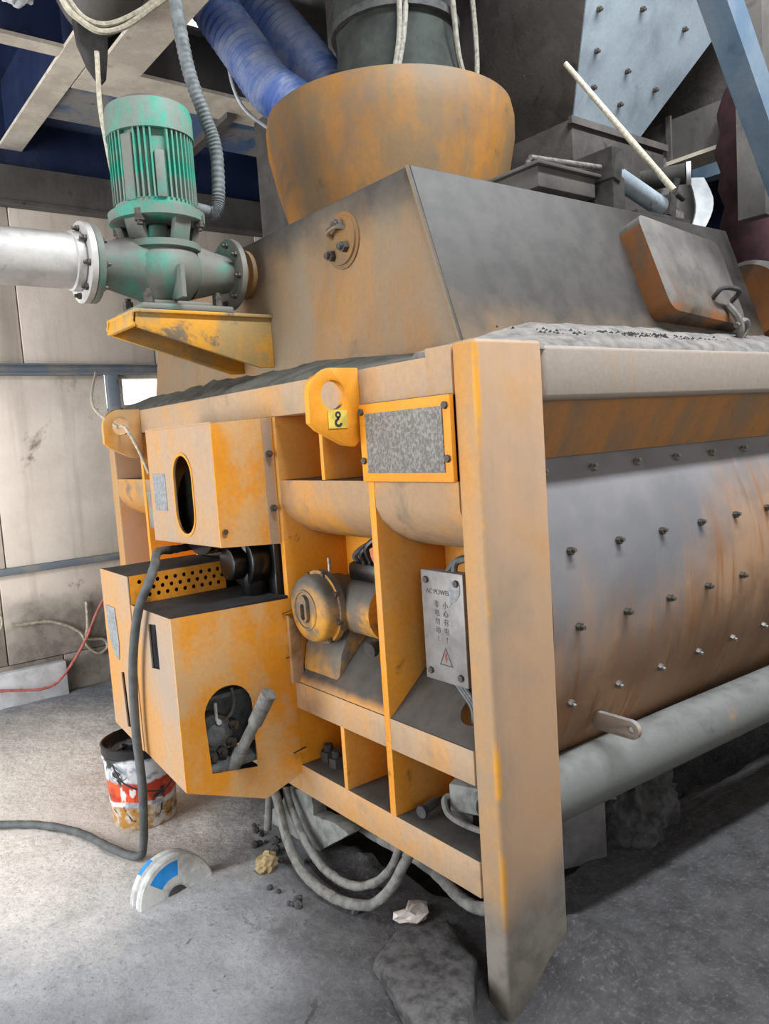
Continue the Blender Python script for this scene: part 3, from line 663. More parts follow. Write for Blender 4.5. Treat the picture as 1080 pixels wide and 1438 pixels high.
part('handle', G().tube([hp(1.58, 0.10, 0.08), hp(1.585, 0.12, 0.125), hp(1.66, 0.125, 0.13), hp(1.735, 0.12, 0.12), hp(1.74, 0.10, 0.07)], 0.010, 8, 5), 'dark_dust', ht)
part('latch', G().tube([hp(1.66, 0.07, 0.09), hp(1.68, 0.02, 0.10), hp(1.70, -0.03, 0.09), hp(1.72, -0.07, 0.05)], 0.016, 8, 5).tube([hp(1.67, -0.02, 0.09), hp(1.74, 0.0, 0.10), hp(1.77, -0.03, 0.08), hp(1.72, -0.08, 0.03)], 0.012, 8, 5), 'dust', ht)
part('latch_bar', G().tube([hp(1.72, -0.05, 0.06), hp(1.80, -0.09, 0.03), hp(1.86, -0.11, 0.02)], 0.007, 8, 4), 'dark_dust', ht)
# inlet ring on the hood
IC = (1.06, 1.56, 0)
part('inlet_ring', G().lathe([(0.455, 2.43), (0.505, 2.6), (0.56, 2.80), (0.595, 2.97), (0.597, 3.06), (0.585, 3.115), (0.56, 3.12), (0.555, 3.08), (0.1, 3.08)], IC, n=72), 'ring', MX, sharp=60)
# pump bracket
bk = [(-0.375, 2.1245), (0.2, 2.1245), (0.2, 1.915), (0.14, 1.912), (-0.36, 2.06), (-0.385, 2.085)]
part('pump_bracket', G().plate(bk, [], PY(1.36), 0.016).plate(bk, [], PY(1.62), 0.016).box(-0.375, 0.2, 1.345, 1.65, 2.112, 2.1255).prism([(-0.385, 2.065), (-0.37, 2.1245), (-0.36, 2.1245), (-0.37, 2.06)], 1, 1.36, 1.63), 'bracket', MX, 0.003)

# --- upper drive guard (front, side, far side, top plates; open below)
UX = -0.245
part('upper_guard', G().plate([(1.0815, 1.246), (1.69, 1.235), (1.69, 1.687), (1.0815, 1.687)], [stadium(1.355, 1.43, 0.165, 0.30, 12)], PX(UX), 0.006), 'guard_dust', MX)
part('slot_rim', G().plate(stadium(1.355, 1.43, 0.185, 0.325, 12), [stadium(1.355, 1.43, 0.166, 0.301, 12)], PX(UX-0.003), 0.004), 'paint', MX)
ug = part('upper_guard_side', G().plate([(UX, 1.245), (0.0, 1.228), (0.0, 1.700), (UX, 1.688)], [], PY(1.075), 0.006), 'guard', MX)
part('guard_strip', G().plate([(-0.045, 1.232), (-0.01, 1.23), (-0.01, 1.698), (-0.045, 1.697)], [], PY(1.069), 0.006), 'guard_dust', ug)
part('upper_guard_top', G().box(UX+0.001, -0.001, 1.0815, 1.69, 1.6875, 1.693).box(UX+0.007, -0.001, 1.684, 1.69, 1.24, 1.687), 'guard_dust', MX)
for x, z in ((-0.028, 1.567), (-0.026, 1.366)): inst('bolt', BOLT, (x, 1.069, z), (0, -1, 0), ug)
inst('bolt', BOLT_S, (-0.225, 1.075, 1.30), (0, -1, 0), ug)
part('data_sticker', G().box(UX-0.002, UX, 1.525, 1.648, 1.362, 1.512), 'sticker_grey', MX, label='faded grey data sticker')
# pulley and belts in the gap
part('drive_pulley', G().lathe([(0, 0), (0.17, 0), (0.17, 0.02), (0.15, 0.03), (0.17, 0.04), (0.17, 0.06), (0.15, 0.07), (0.17, 0.08), (0.17, 0.10), (0.15, 0.11), (0.17, 0.12), (0.17, 0.14), (0, 0.14)], (-0.20, 1.36, 1.36), (1, 0, 0), 36), 'black', MX)
part('gear_housing', G().box(-0.02, 0.20, 1.10, 1.80, 0.40, 1.45).cyl((-0.10, 1.22, 1.16), (-0.02, 1.22, 1.16), 0.10, n=24).cyl((-0.16, 1.22, 1.16), (-0.10, 1.22, 1.16), 0.065, n=20).cyl((-0.06, 1.2, 1.02), (-0.06, 1.2, 1.25), 0.05, n=18), 'black', MX, 0.01)
# --- lower drive guard with arch opening
LX, LY = -0.466, 1.05
arch = [(-0.365, 0.455), (-0.185, 0.425)]+[(-0.280+0.095*math.cos(a), 0.66+0.095*math.sin(a)) for a in [PI*i/14 for i in range(15)]]
so = [(LX, 0.417), (-0.16, 0.292), (-0.02, 0.335), (0.0, 0.345), (0.0, 0.66), (0.0, 1.022), (LX, 1.034)]
lgd = part('lower_guard', G().plate(so, [arch], PY(LY), 0.006), 'guard', MX)
slot = [(1.265, 0.985), (1.19, 0.993), (1.19, 0.83), (1.265, 0.822)]
part('lower_guard_front', G().plate([(LY+0.0065, 0.418), (1.425, 0.462), (1.425, 1.033), (LY+0.0065, 1.033)], [slot], PX(LX), 0.006), 'guard_dust', MX)
part('window_pane', G().box(LX+0.008, LX+0.012, 1.18, 1.275, 0.815, 1.0), 'glass_dark', MX)
part('lower_guard_top', G().box(LX+0.007, -0.001, LY+0.0065, 1.424, 1.024, 1.0325), 'grease_top', MX)
for z in (0.97, 0.80, 0.43):
    part('hinge', G().prism([(-0.035, z), (0.02, z+0.008), (0.02, z-0.008)], 1, 1.038, 1.052), 'guard', lgd)
part('hinge_strip', G().plate([(-0.02, 0.70), (0.03, 0.70), (0.03, 0.93), (-0.02, 0.96)], [], PY(1.030), 0.02), 'guard_dust', lgd, 0.002)
# second, taller guard behind it with perforated side
holes = []
for r_ in range(3):
    for k in range(10):
        holes.append(circle(-0.425+0.036*k+(0.018 if r_ % 2 else 0), 1.115-0.027*r_, 0.0085, 8))
part('perforated_guard_side', G().plate([(LX, 1.03), (-0.07, 1.03), (-0.07, 1.145), (LX, 1.142)], holes, PY(1.425), 0.004), 'paint', MX)
slot2 = [(1.60, 0.74), (1.565, 0.745), (1.55, 0.525), (1.585, 0.52)]
part('rear_guard_front', G().plate([(1.425, 0.462), (1.735, 0.50), (1.735, 1.145), (1.425, 1.142)], [slot2], PX(LX-0.004), 0.006), 'guard_dust', MX)
part('rear_guard_top', G().box(LX+0.003, -0.06, 1.4295, 1.734, 1.136, 1.1435).box(LX+0.003, 0.0, 1.728, 1.734, 0.5, 1.136), 'grease_top', MX)
part('rear_window_pane', G().box(LX+0.006, LX+0.01, 1.54, 1.61, 0.515, 0.75), 'glass_dark', MX)
part('warning_sticker', G().plate([(1.70, 1.0), (1.60, 1.0), (1.585, 0.86), (1.60, 0.79), (1.645, 0.80), (1.69, 0.86)], [], PX(LX-0.007), 0.002), 'sticker_grey', MX, label='peeling grey sticker')
# machinery seen through the arch
gb = part('gear_reducer', G().box(-0.43, -0.06, 1.20, 1.40, 0.47, 0.95).cyl((-0.31, 1.13, 0.56), (-0.31, 1.2, 0.56), 0.075, n=24).cyl((-0.31, 1.11, 0.56), (-0.31, 1.14, 0.56), 0.04, n=20).box(-0.42, -0.1, 1.14, 1.2, 0.68, 0.70).box(-0.43, -0.05, 1.07, 1.21, 0.44, 0.465), 'conduit', MX, 0.006)
for x, z in ((-0.36, 0.50), (-0.33, 0.485), (-0.29, 0.495), (-0.25, 0.52), (-0.235, 0.58), (-0.36, 0.61)): inst('bolt', BOLT_L, (x, 1.13, z), (0, -1, 0), gb)
part('grease_nipple', G().cyl((-0.30, 1.12, 0.68), (-0.30, 1.12, 0.615), 0.006, n=8).cyl((-0.297, 1.115, 0.61), (-0.297, 1.105, 0.61), 0.010, n=10), 'white', gb, label='bright pin')
part('grease_line', G().tube([(-0.23, 1.12, 0.72), (-0.225, 1.12, 0.66), (-0.25, 1.13, 0.61), (-0.31, 1.14, 0.60)], 0.006, 6, 5), 'hose_grey', gb)
hd = part('pump_lever', G().cyl((-0.268, 1.07, 0.455), (-0.222, 0.955, 0.64), 0.021, 0.020, n=18).cyl((-0.275, 1.085, 0.43), (-0.255, 1.035, 0.51), 0.025, n=18), 'cement', MX)
part('grip', G().cyl((-0.226, 0.965, 0.625), (-0.199, 0.895, 0.74), 0.026, 0.028, n=20), 'hose_grey', hd)
# oil motor between the ribs
om = part('oil_motor', G().lathe([(0, -0.03), (0.075, -0.032), (0.112, -0.022), (0.122, -0.008), (0.122, 0.03), (0.134, 0.03), (0.134, 0.055), (0.115, 0.06), (0.108, 0.13), (0.098, 0.14), (0.098, 0.285)], (0.0, 0.885, 1.005), (1, 0, 0), 40).cyl((0.15, 0.80, 1.0), (0.15, 0.62, 1.0), 0.10, n=28), 'motor', MX, sharp=45)
part('cap_ring', G().lathe([(0.062, -0.03), (0.066, -0.036), (0.072, -0.036), (0.076, -0.03)], (0.0, 0.885, 1.005), (1, 0, 0), 28), 'motor', om)
part('cap_grip', G().plate(stadium(0.885, 1.01, 0.05, 0.10, 8), [stadium(0.885, 1.0, 0.03, 0.06, 8)], PX(-0.045), 0.015), 'motor', om, 0.002)
part('grease_fitting', G().cyl((0.06, 0.85, 1.13), (0.06, 0.85, 1.185), 0.006, n=8), 'bolt_bright', om)
for k in range(8):
    a = 2*PI*k/8+0.3; inst('bolt', BOLT_S, (0.03, 0.885+0.126*math.cos(a), 1.005+0.126*math.sin(a)), (-1, 0, 0), om)
part('drain_plug', G().cyl((0.10, 0.62, 0.90), (0.05, 0.615, 0.89), 0.02, n=6).cyl((0.06, 0.616, 0.893), (0.04, 0.614, 0.89), 0.028, n=12), 'dark_dust', om)
part('terminal_cover', G().box(0.10, 0.27, 0.62, 0.80, 1.10, 1.17), 'black', om, 0.02)
for k, (dy, dz, mm) in enumerate(((0, 0, 'black'), (-0.03, 0.02, 'black'), (-0.07, 0.01, 'red_line'), (0.04, -0.01, 'rubber'))):
    part('lead', G().tube([(0.14, 0.72+dy, 1.15), (0.12, 0.73+dy, 1.20+dz), (0.15, 0.67+dy, 1.24+dz), (0.2, 0.60+dy, 1.22+dz), (0.24, 0.55+dy, 1.15)], 0.011, 8, 5), mm, om)

# ================================================================== PUMP
PU = thing('water_pump', 'dusty green vertical water pump with finned motor on the orange bracket', 'pump', (-0.19, 1.5, 2.126))
px, py = -0.19, 1.5
part('foot_plate', G().box(-0.34, 0.03, 1.35, 1.63, 2.126, 2.15).box(-0.29, -0.03, 1.39, 1.60, 2.15, 2.17), 'green_dust', PU, 0.006)
for x, y in ((-0.30, 1.385), (-0.02, 1.385), (-0.30, 1.60), (-0.02, 1.60)): inst('bolt', BOLT_L, (x, y, 2.17), (0, 0, 1), PU)
vol = G().lathe([(0.05, 2.165), (0.10, 2.19), (0.145, 2.24), (0.160, 2.28), (0.158, 2.33), (0.138, 2.362), (0.156, 2.366), (0.156, 2.39), (0.05, 2.394)], (px, py, 0), n=36)
vol.lathe([(0.075, 0.0), (0.085, 0.06), (0.125, 0.20)], (-0.47, py, 2.305), (1, 0, 0), 28)
vol.lathe([(0.11, 0.0), (0.085, 0.10), (0.068, 0.19)], (-0.08, py, 2.305), (1, 0, 0), 28)
vol.obox((-0.19, 1.36, 2.23), (0.008, 0, 0), (0, 0.05, 0), (0, 0, 0.06))
part('volute', vol, 'green_dust', PU)
for x0, x1 in ((-0.478, -0.452), (0.088, 0.112)):
    fl = part('flange', G().lathe([(0.06, 0), (0.142, 0), (0.142, x1-x0), (0.06, x1-x0)], (x0, py, 2.305), (1, 0, 0), 36), 'green_dust', PU, 0.003)
    for k in range(8):
        a = 2*PI*k/8+0.2; inst('bolt', BOLT, (x1-0.004 if x1 < 0 else x0+0.004, py+0.115*math.cos(a), 2.305+0.115*math.sin(a)), (1 if x1 < 0 else -1, 0, 0), fl)
for k in range(5):
    a = 2*PI*k/5+PI*1.18
    ca, sa = math.cos(a), math.sin(a)
    part('lantern_leg', G().obox((px+0.135*ca, py+0.135*sa, 2.43), (0.014*ca, 0.014*sa, 0.004), (-0.036*sa, 0.036*ca, 0), (0.012*ca, 0.012*sa, 0.042)), 'green_dust', PU, 0.003)
part('coupling', G().cyl((px, py, 2.38), (px, py, 2.50), 0.035, n=16), 'green', PU)

fm = part('motor_flange', G().lathe([(0.05, 2.468), (0.165, 2.468), (0.180, 2.473), (0.182, 2.508), (0.16, 2.514), (0.05, 2.514)], (px, py, 0), n=40), 'green', PU)
for k in range(4):
    a = PI/4+PI/2*k; inst('bolt', BOLT_L, (px+0.165*math.cos(a), py+0.165*math.sin(a), 2.472), (0, 0, -1), fm)
mb = part('motor_body', G().cyl((px, py, 2.51), (px, py, 2.80), 0.138, n=48).cyl((px, py, 2.51), (px, py, 2.54), 0.152, n=40), 'green', PU)
fin = shared('fin', G().box(0.13, 0.158, -0.0035, 0.0035, 2.535, 2.80), 'green')
for k in range(48):
    a = 2*PI*k/48
    if abs(((a-PI*1.43+PI) % (2*PI))-PI) < 0.13 or abs(((a-PI*1.18+PI) % (2*PI))-PI) < 0.11: continue
    o = bpy.data.objects.new('fin', fin); COL.objects.link(o); o.parent = mb
    o.location = Vector((px, py, 0))-OFF[PU]; o.rotation_euler = (0, 0, a)
for a in (PI*1.43,):
    ca, sa = math.cos(a), math.sin(a)
    part('motor_rib', G().obox((px+0.148*ca, py+0.148*sa, 2.62), (0.014*ca, 0.014*sa, 0), (-0.018*sa, 0.018*ca, 0), (0, 0, 0.085)), 'green_dust', mb, 0.005)
a = PI*1.18; ca, sa = math.cos(a), math.sin(a)
part('terminal_box', G().obox((px+0.143*ca, py+0.143*sa, 2.65), (0.012*ca, 0.012*sa, 0), (-0.022*sa, 0.022*ca, 0), (0, 0, 0.12)), 'green_dust', mb, 0.004)
part('fan_cowl', G().lathe([(0.14, 2.785), (0.163, 2.785), (0.163, 2.865), (0.156, 2.893), (0.125, 2.913), (0.07, 2.922), (0, 2.924)], (px, py, 0), n=44), 'green', PU)
part('cable_gland', G().cyl((-0.04, 1.46, 2.545), (0.01, 1.45, 2.535), 0.024, n=14), 'conduit', PU)

# white supply pipe
WP = thing('water_pipe', 'thick white water pipe with bolted flange joining the green pump', 'pipe', (-0.48, 1.5, 2.2))
part('tube', G().lathe([(0.085, 0), (0.098, 0.0), (0.098, 2.3), (0.085, 2.3), (0.085, 0)], (-2.78, py, 2.31), (1, 0, 0), 36), 'pipe_white', WP)
wf = part('flange', G().lathe([(0.09, 0), (0.145, 0), (0.145, 0.022), (0.09, 0.022)], (-0.503, py, 2.307), (1, 0, 0), 36), 'pipe_white', WP)
for k in range(8):
    a = 2*PI*k/8+0.2; inst('bolt', BOLT, (-0.50, py+0.118*math.cos(a), 2.307+0.118*math.sin(a)), (-1, 0, 0), wf)
part('weld_collar', G().lathe([(0.098, 0), (0.106, 0.004), (0.106, 0.03), (0.098, 0.034)], (-0.54, py, 2.31), (1, 0, 0), 32), 'pipe_white', WP)
single('conduit', G().tube([(0.0105, 1.4495, 2.535), (0.03, 1.446, 2.535), (0.052, 1.444, 2.60), (0.055, 1.44, 2.78), (0.02, 1.44, 2.90), (-0.03, 1.44, 3.05), (-0.055, 1.445, 3.25), (-0.075, 1.45, 3.6), (-0.09, 1.46, 4.0)], 0.026, 12, 36, 0.06, 4), 'conduit', 'grey ribbed cable conduit rising from the green motor', 'conduit', (0.0, 1.452, 2.567))

# ================================================================== HOSES INTO THE RING
def hose(pts, r, label):
    single('suction_hose', G().tube(pts, r, 32, 36, 0.062, 6), 'hose_blue', label, 'hose', pts[0], group='blue corrugated hoses above the mixer', sharp=60)
hose([(0.83, 1.885, 3.125), (0.828, 1.892, 3.19), (0.785, 1.99, 3.30), (0.745, 2.12, 3.42), (0.705, 2.25, 3.62), (0.645, 2.38, 3.84), (0.57, 2.52, 4.1)], 0.12, 'blue corrugated hose nearest the green pump, entering the ochre ring')
hose([(1.10, 1.945, 3.105), (1.102, 1.955, 3.18), (1.096, 2.015, 3.332), (1.075, 2.12, 3.511), (1.049, 2.236, 3.679), (1.002, 2.362, 3.858), (0.934, 2.509, 4.068)], 0.128, 'blue corrugated hose beside the dark green sleeve on the ring')
# sleeve valve on the ring
VS = thing('canvas_sleeve', 'dark green canvas sleeve tied with rope on top of ochre ring', 'sleeve', (1.03, 1.44, 3.081))
g = G(); k = 40
rows = [(0.33, 3.082), (0.31, 3.14), (0.285, 3.24), (0.27, 3.36), (0.275, 3.46), (0.285, 3.52), (0.26, 3.62), (0.23, 3.80), (0.20, 4.35)]
g.v = [((1.03+(r+0.018*noise.noise(Vector((math.cos(6.283*i/k)*3, math.sin(6.283*i/k)*3, z*3))))*math.cos(6.283*i/k)), 1.44+r*math.sin(6.283*i/k), z) for r, z in rows for i in range(k)]
g.f = [(q*k+i, q*k+(i+1) % k, (q+1)*k+(i+1) % k, (q+1)*k+i) for q in range(len(rows)-1) for i in range(k)]
part('sleeve', g, 'valve', VS)
part('clamp_band', G().lathe([(0.275, 3.44), (0.30, 3.44), (0.30, 3.475), (0.275, 3.475)], (1.03, 1.44, 0), n=40), 'rubber', VS)
part('tie_rope', G().tube([(0.88, 1.22, 3.8), (0.86, 1.20, 3.5), (0.845, 1.20, 3.3), (0.80, 1.21, 3.11)], 0.012, 8, 6), 'rope_grey', VS)
part('tie_rope', G().tube([(0.91, 1.20, 3.8), (0.89, 1.19, 3.5), (0.86, 1.19, 3.3), (0.81, 1.20, 3.11)], 0.012, 8, 6), 'rope_grey', VS)
part('tie_rope', G().tube([(1.08, 1.12, 3.7), (1.11, 1.13, 3.45), (1.15, 1.15, 3.26), (1.20, 1.15, 3.17), (1.25, 1.16, 3.18), (1.27, 1.16, 3.26), (1.28, 1.17, 3.45), (1.26, 1.17, 3.7)], 0.012, 8, 6), 'rope_grey', VS)
single('support_post', G().box(1.37, 1.45, 2.38, 2.45, 2.442, 4.39), 'pipe_white', 'pale upright post behind the blue hoses and canvas sleeve', 'post', (1.41, 2.415, 2.442))
# dark machine bulk behind the ring
single('storage_bin', G().box(1.12, 2.6, 2.6, 2.95, 2.46, 4.39), 'hopper_dust', 'dark dusty bin wall behind the ochre ring and hoses', 'bin', (2.0, 2.75, 2.46))

# ================================================================== HOPPER, RIGHT TOP
HP = thing('weighing_hopper', 'grey steel funnel hopper with bolted plates above the hood', 'hopper', (2.1, 1.6, 2.442))
zb, zt = 3.065, 3.97; sx, sy = 0.14/0.38, 0.20/0.38; dz = zt-zb
b = [(1.768, 1.026), (2.31, 1.026), (2.31, 2.2), (1.768, 2.2)]
tt = [(1.768-sx*dz, 1.026-sy*dz), (2.31+0.67*dz, 1.026-sy*dz), (2.31+0.67*dz, 2.4), (1.768, 2.4)]
def fun(i, j): return [(b[i][0], b[i][1], zb), (b[j][0], b[j][1], zb), (tt[j][0], tt[j][1], zt), (tt[i][0], tt[i][1], zt)]
def panel(i, j, mat, th=0.008):
    q = [Vector(p) for p in fun(i, j)]; nrm = (q[1]-q[0]).cross(q[3]-q[0]).normalized()
    g = G().add(q+[p-nrm*th for p in q], [(0,1,2,3),(7,6,5,4),(0,4,5,1),(1,5,6,2),(2,6,7,3),(3,7,4,0)])
    return part('plate', g, mat, HP), q, nrm
pf, qf, nf = panel(0, 1, 'steel_panel'); pl_, ql, nl = panel(3, 0, 'hopper_dust'); panel(1, 2, 'steel_panel'); panel(2, 3, 'hopper_dust')
for u, v in ((0.18, 0.16), (0.52, 0.13), (0.14, 0.30), (0.46, 0.27), (0.80, 0.24), (0.75, 0.52), (0.4, 0.52), (0.1, 0.6), (0.1, 0.45)):
    a_ = qf[0].lerp(qf[1], u); b_ = qf[3].lerp(qf[2], u); inst('bolt', BOLT, a_.lerp(b_, v), -nf if nf.y > 0 else nf, pf)
for u, v in ((0.75, 0.30), (0.6, 0.22), (0.45, 0.4), (0.8, 0.55), (0.3, 0.25)):
    a_ = ql[0].lerp(ql[1], u); b_ = ql[3].lerp(ql[2], u); inst('bolt', BOLT_P, a_.lerp(b_, v), -nl if nl.x > 0 else nl, pl_)
part('skirt', G().box(1.74, 2.52, 1.005, 2.22, 2.855, 3.068).box(1.79, 2.45, 1.06, 2.1, 2.64, 2.86), 'hopper_dust', HP, 0.006)
part('frame_rib', G().box(1.72, 2.54, 0.988, 1.008, 3.038, 3.072), 'beam_grey', HP)
for x, y in ((1.84, 1.12), (2.04, 1.12), (1.84, 2.02), (2.04, 2.02)):
    part('leg', G().box(x-0.04, x+0.04, y-0.04, y+0.04, 2.442, 2.66), 'hopper_dust', HP)
# sliding gate under the hopper
SG = thing('slide_gate', 'dark dusty slide gate tray under the steel hopper', 'gate', (1.35, 1.0, 2.44))
part('tray', G().box(1.02, 1.38, 0.62, 0.96, 2.54, 2.62).box(1.0, 1.40, 0.60, 0.97, 2.62, 2.635), 'beam_grey', SG, 0.004)
part('support', G().box(1.08, 1.36, 0.70, 0.94, 2.442, 2.54), 'dark_dust', SG)
part('rail', G().cyl((1.0, 0.64, 2.65), (1.39, 0.60, 2.66), 0.012, n=10).cyl((1.05, 0.70, 2.66), (1.39, 0.66, 2.67), 0.01, n=10), 'bolt_bright', SG)
PC = thing('air_cylinder', 'grey pneumatic cylinder lying across the hood under the hopper', 'cylinder', (1.5, 0.6, 2.5))
part('barrel', G().cyl((1.46, 0.60, 2.65), (1.80, 0.58, 2.545), 0.042, n=22), 'steel_panel', PC)
part('end_cap', G().obox((1.82, 0.579, 2.54), (0.025, 0, -0.008), (0, 0.05, 0), (0.012, 0, 0.048)), 'dark_dust', PC, 0.005)
part('end_cap', G().obox((1.45, 0.60, 2.653), (0.025, 0, -0.008), (0, 0.05, 0), (0.012, 0, 0.048)), 'dark_dust', PC, 0.005)
part('clevis', G().cyl((1.84, 0.578, 2.534), (1.90, 0.574, 2.515), 0.016, n=12).obox((1.90, 0.573, 2.512), (0.03, 0, -0.01), (0, 0.025, 0), (0.008, 0, 0.024)), 'bolt_bright', PC, 0.003)
part('mount', G().box(1.42, 1.50, 0.56, 0.76, 2.60, 2.74).box(1.5, 1.9, 0.5, 0.75, 2.442, 2.48).box(1.42, 1.5, 0.56, 0.74, 2.442, 2.60), 'dark_dust', PC)
part('air_fitting', G().cyl((1.84, 0.56, 2.56), (1.84, 0.52, 2.66), 0.016, n=10).cyl((1.84, 0.53, 2.6), (1.90, 0.53, 2.58), 0.014, n=10), 'rubber', PC)
WR = thing('belt_roller', 'small roller wrapped in white plastic sheet at the hood edge', 'roller', (1.95, 0.56, 2.5))
part('drum_end', G().lathe([(0.012, 0), (0.05, 0), (0.05, 0.02), (0.012, 0.02)], (1.955, 0.52, 2.70), (-0.5, 0.86, 0), 24), 'white', WR)
part('shaft', G().cyl((1.94, 0.54, 2.70), (1.85, 0.71, 2.70), 0.045, n=20), 'dark_dust', WR)
g = G()
for i in range(9):
    t = i/8; z = 2.69-0.23*t; bul = 0.05*math.sin(PI*t); wdt = 0.045-0.02*abs(t-0.4)
    c_ = Vector((2.015+bul, 0.53-0.2*bul, z)); e_ = Vector((0.8, -0.5, 0)).normalized(); f_ = Vector((0.5, 0.8, 0)).normalized()
    g.v += [tuple(c_-e_*wdt), tuple(c_+e_*wdt), tuple(c_+e_*wdt+f_*0.012), tuple(c_-e_*wdt+f_*0.012)]
for i in range(8):
    for q in range(4): g.f.append((i*4+q, i*4+(q+1) % 4, i*4+4+(q+1) % 4, i*4+4+q))
g.f += [(0, 1, 2, 3), (32, 33, 34, 35)]
part('plastic_sheet', g, 'white', WR, label='white plastic sheet')
single('wooden_stick', G().tube([(1.64, 0.95, 3.273), (1.715, 0.73, 2.935), (1.785, 0.505, 2.595)], [0.012, 0.014, 0.015], 10, 6), 'rope', 'long pale stick propped between the steel hopper and air cylinder', 'stick', (1.785, 0.505, 2.595))
# far right: brace, cross beams, fabric bellows
struct('trim_13', G().obox((1.72, 0.10, 2.80), (0.33*1.9, 0, -0.40*1.9), (0.045, 0, 0.037), (0, 0.05, 0)), 'blue_beam', label='blue diagonal steel brace at the right')
struct('trim_14', G().box(2.02, 2.1, 0.22, 0.34, 2.45, 4.4), 'beam_grey', label='pale upright behind the blue brace')
b15 = struct('trim_15', G().box(2.58, 2.78, -0.6, 3.2, 2.98, 3.0), 'cream', label='cream flanged beam behind the hopper')
struct('web', G().box(2.60, 2.63, -0.6, 3.2, 3.0, 3.22), 'beam_grey', b15)
struct('bracket', G().box(2.585, 2.60, 1.0, 1.03, 2.95, 3.24), 'beam_grey', b15)
struct('trim_16', G().box(3.0, 3.1, -0.6, 3.2, 2.98, 3.06), 'blue_beam', label='pale blue rail behind the cream beam')
struct('trim_17', G().box(3.6, 3.66, -0.8, 3.6, 2.2, 3.4), 'blue', label='dark blue plate at the far end')
struct('trim_18', G().box(3.3, 3.4, -0.6, 3.3, 2.55, 2.62), 'cream', label='low cream beam at the far end')
single('steel_bin', G().box(3.02, 3.5, 0.7, 2.2, 3.2, 4.39), 'hopper_dust', 'dark riveted bin beyond the steel hopper', 'bin', (3.2, 1.4, 3.2), 0.01)
single('fabric_bellows', G().lathe([(0.26, 2.1)]+[(0.30-0.012*(i % 2)*2+0.01*math.sin(i), 2.2+0.09*i) for i in range(11)]+[(0.26, 3.2), (0.1, 3.22)], (2.62, 0.42, 0), n=32), 'maroon', 'maroon fabric bellows behind the blue diagonal brace', 'bellows', (2.62, 0.42, 2.1))
single('discharge_duct', G().cyl((2.56, 0.97, 2.35), (2.70, 1.12, 2.982), 0.12, 0.15, n=28).cyl((2.52, 0.93, 2.28), (2.56, 0.97, 2.35), 0.14, n=28), 'beam_grey', 'tapered grey duct between white plastic and maroon bellows', 'duct', (2.52, 0.93, 2.2))
single('rear_motor', G().lathe([(0, 0), (0.17, 0), (0.19, 0.02), (0.19, 0.17), (0.17, 0.19), (0, 0.19)], (2.106, 0.36, 2.10), (1, 0, 0), n=32), 'hatch', 'rusty round housing at the right end of the hood', 'motor', (2.13, 0.4, 1.9))
# hanging dusty funnel with ropes, top left
HF = thing('hanging_pipe', 'dark dusty drooping pipe bound with pale rope under the deck', 'pipe', (0.0, 2.0, 3.2))
part('bend', G().tube([(-0.12, 1.98, 4.2), (-0.13, 1.99, 3.8), (-0.15, 2.0, 3.62), (-0.18, 2.0, 3.50), (-0.20, 2.0, 3.42)], [0.22, 0.22, 0.20, 0.15, 0.07], 28, 8), 'beam_grey', HF)
part('flap', G().prism([(-0.27, 3.44), (-0.26, 3.34), (-0.225, 3.25), (-0.18, 3.19), (-0.16, 3.20), (-0.14, 3.32), (-0.13, 3.46)], 1, 1.97, 2.02), 'dark_dust', HF, 0.006)
part('rope', G().tube([(-0.42, 1.78, 3.50), (-0.379, 1.76, 3.36), (-0.329, 1.76, 3.315), (-0.249, 1.755, 3.285), (-0.143, 1.755, 3.331), (-0.012, 1.76, 3.443), (0.09, 1.76, 3.53)], 0.012, 8, 8), 'rope', HF)
part('rope', G().tube([(-0.40, 1.79, 3.52), (-0.35, 1.77, 3.375), (-0.285, 1.765, 3.32), (-0.188, 1.765, 3.337), (-0.04, 1.77, 3.44), (0.08, 1.77, 3.56)], 0.011, 8, 8), 'rope', HF)
single('wrapped_bag', G().blob((-0.47, 2.05, 3.56), (0.085, 0.11, 0.085), 3, 0.25, 4), 'white', 'white wrapped bag tucked under the blue deck', 'bag', (-0.42, 2.05, 3.5))
single('cable', G().tube([(-0.272, 1.75, 3.20), (-0.276, 1.75, 3.104), (-0.28, 1.75, 2.99), (-0.268, 1.75, 2.84), (-0.24, 1.75, 2.6)], 0.010, 8, 8), 'rope', 'pale yellow cable hanging behind the green motor', 'cable', (-0.272, 1.75, 3.20))
single('cable', G().tube([(0.797, 2.636, 3.965), (0.795, 2.636, 3.828), (0.819, 2.636, 3.642), (0.889, 2.636, 3.519), (1.05, 2.636, 3.438)], 0.010, 8, 8), 'white', 'thin white cable drooping beside the blue hose', 'cable', (0.797, 2.636, 3.965))

# ================================================================== JUNCTION BOX
JB = thing('junction_box', 'grey metal junction box with warning triangle between rib and post', 'junction box', (0.15, 0.295, 0.83))
jx, y0, y1, z0, z1 = 0.10, 0.205, 0.392, 0.832, 1.178
part('body', G().box(jx+0.012, 0.150, y0, y1, z0, z1), 'box_grey', JB, 0.008)
ld = part('lid', G().box(jx, jx+0.014, y0-0.002, y1+0.002, z0-0.002, z1+0.002), 'box_grey', JB, 0.004)
for y, z in ((y0+0.025, z0+0.028), (y1-0.025, z0+0.028), (y0+0.025, z1-0.028), (y1-0.025, z1-0.028)):
    inst('screw', BOLT_S, (jx, y, z), (-1, 0, 0), ld)
part('bracket', G().box(0.148, 0.279, y0+0.05, y1-0.05, 0.97, 1.12), 'box_grey', JB)
part('tape', G().plate([(y0+0.010, 1.150), (y0+0.055, 1.158), (y0+0.062, 1.125), (y0+0.058, 1.098), (y0+0.066, 1.070), (y0+0.048, 1.088), (y0+0.030, 1.096), (y0+0.012, 1.118)], [], PX(jx-0.0015), 0.001), 'sticker_grey', JB, label='torn clear tape')
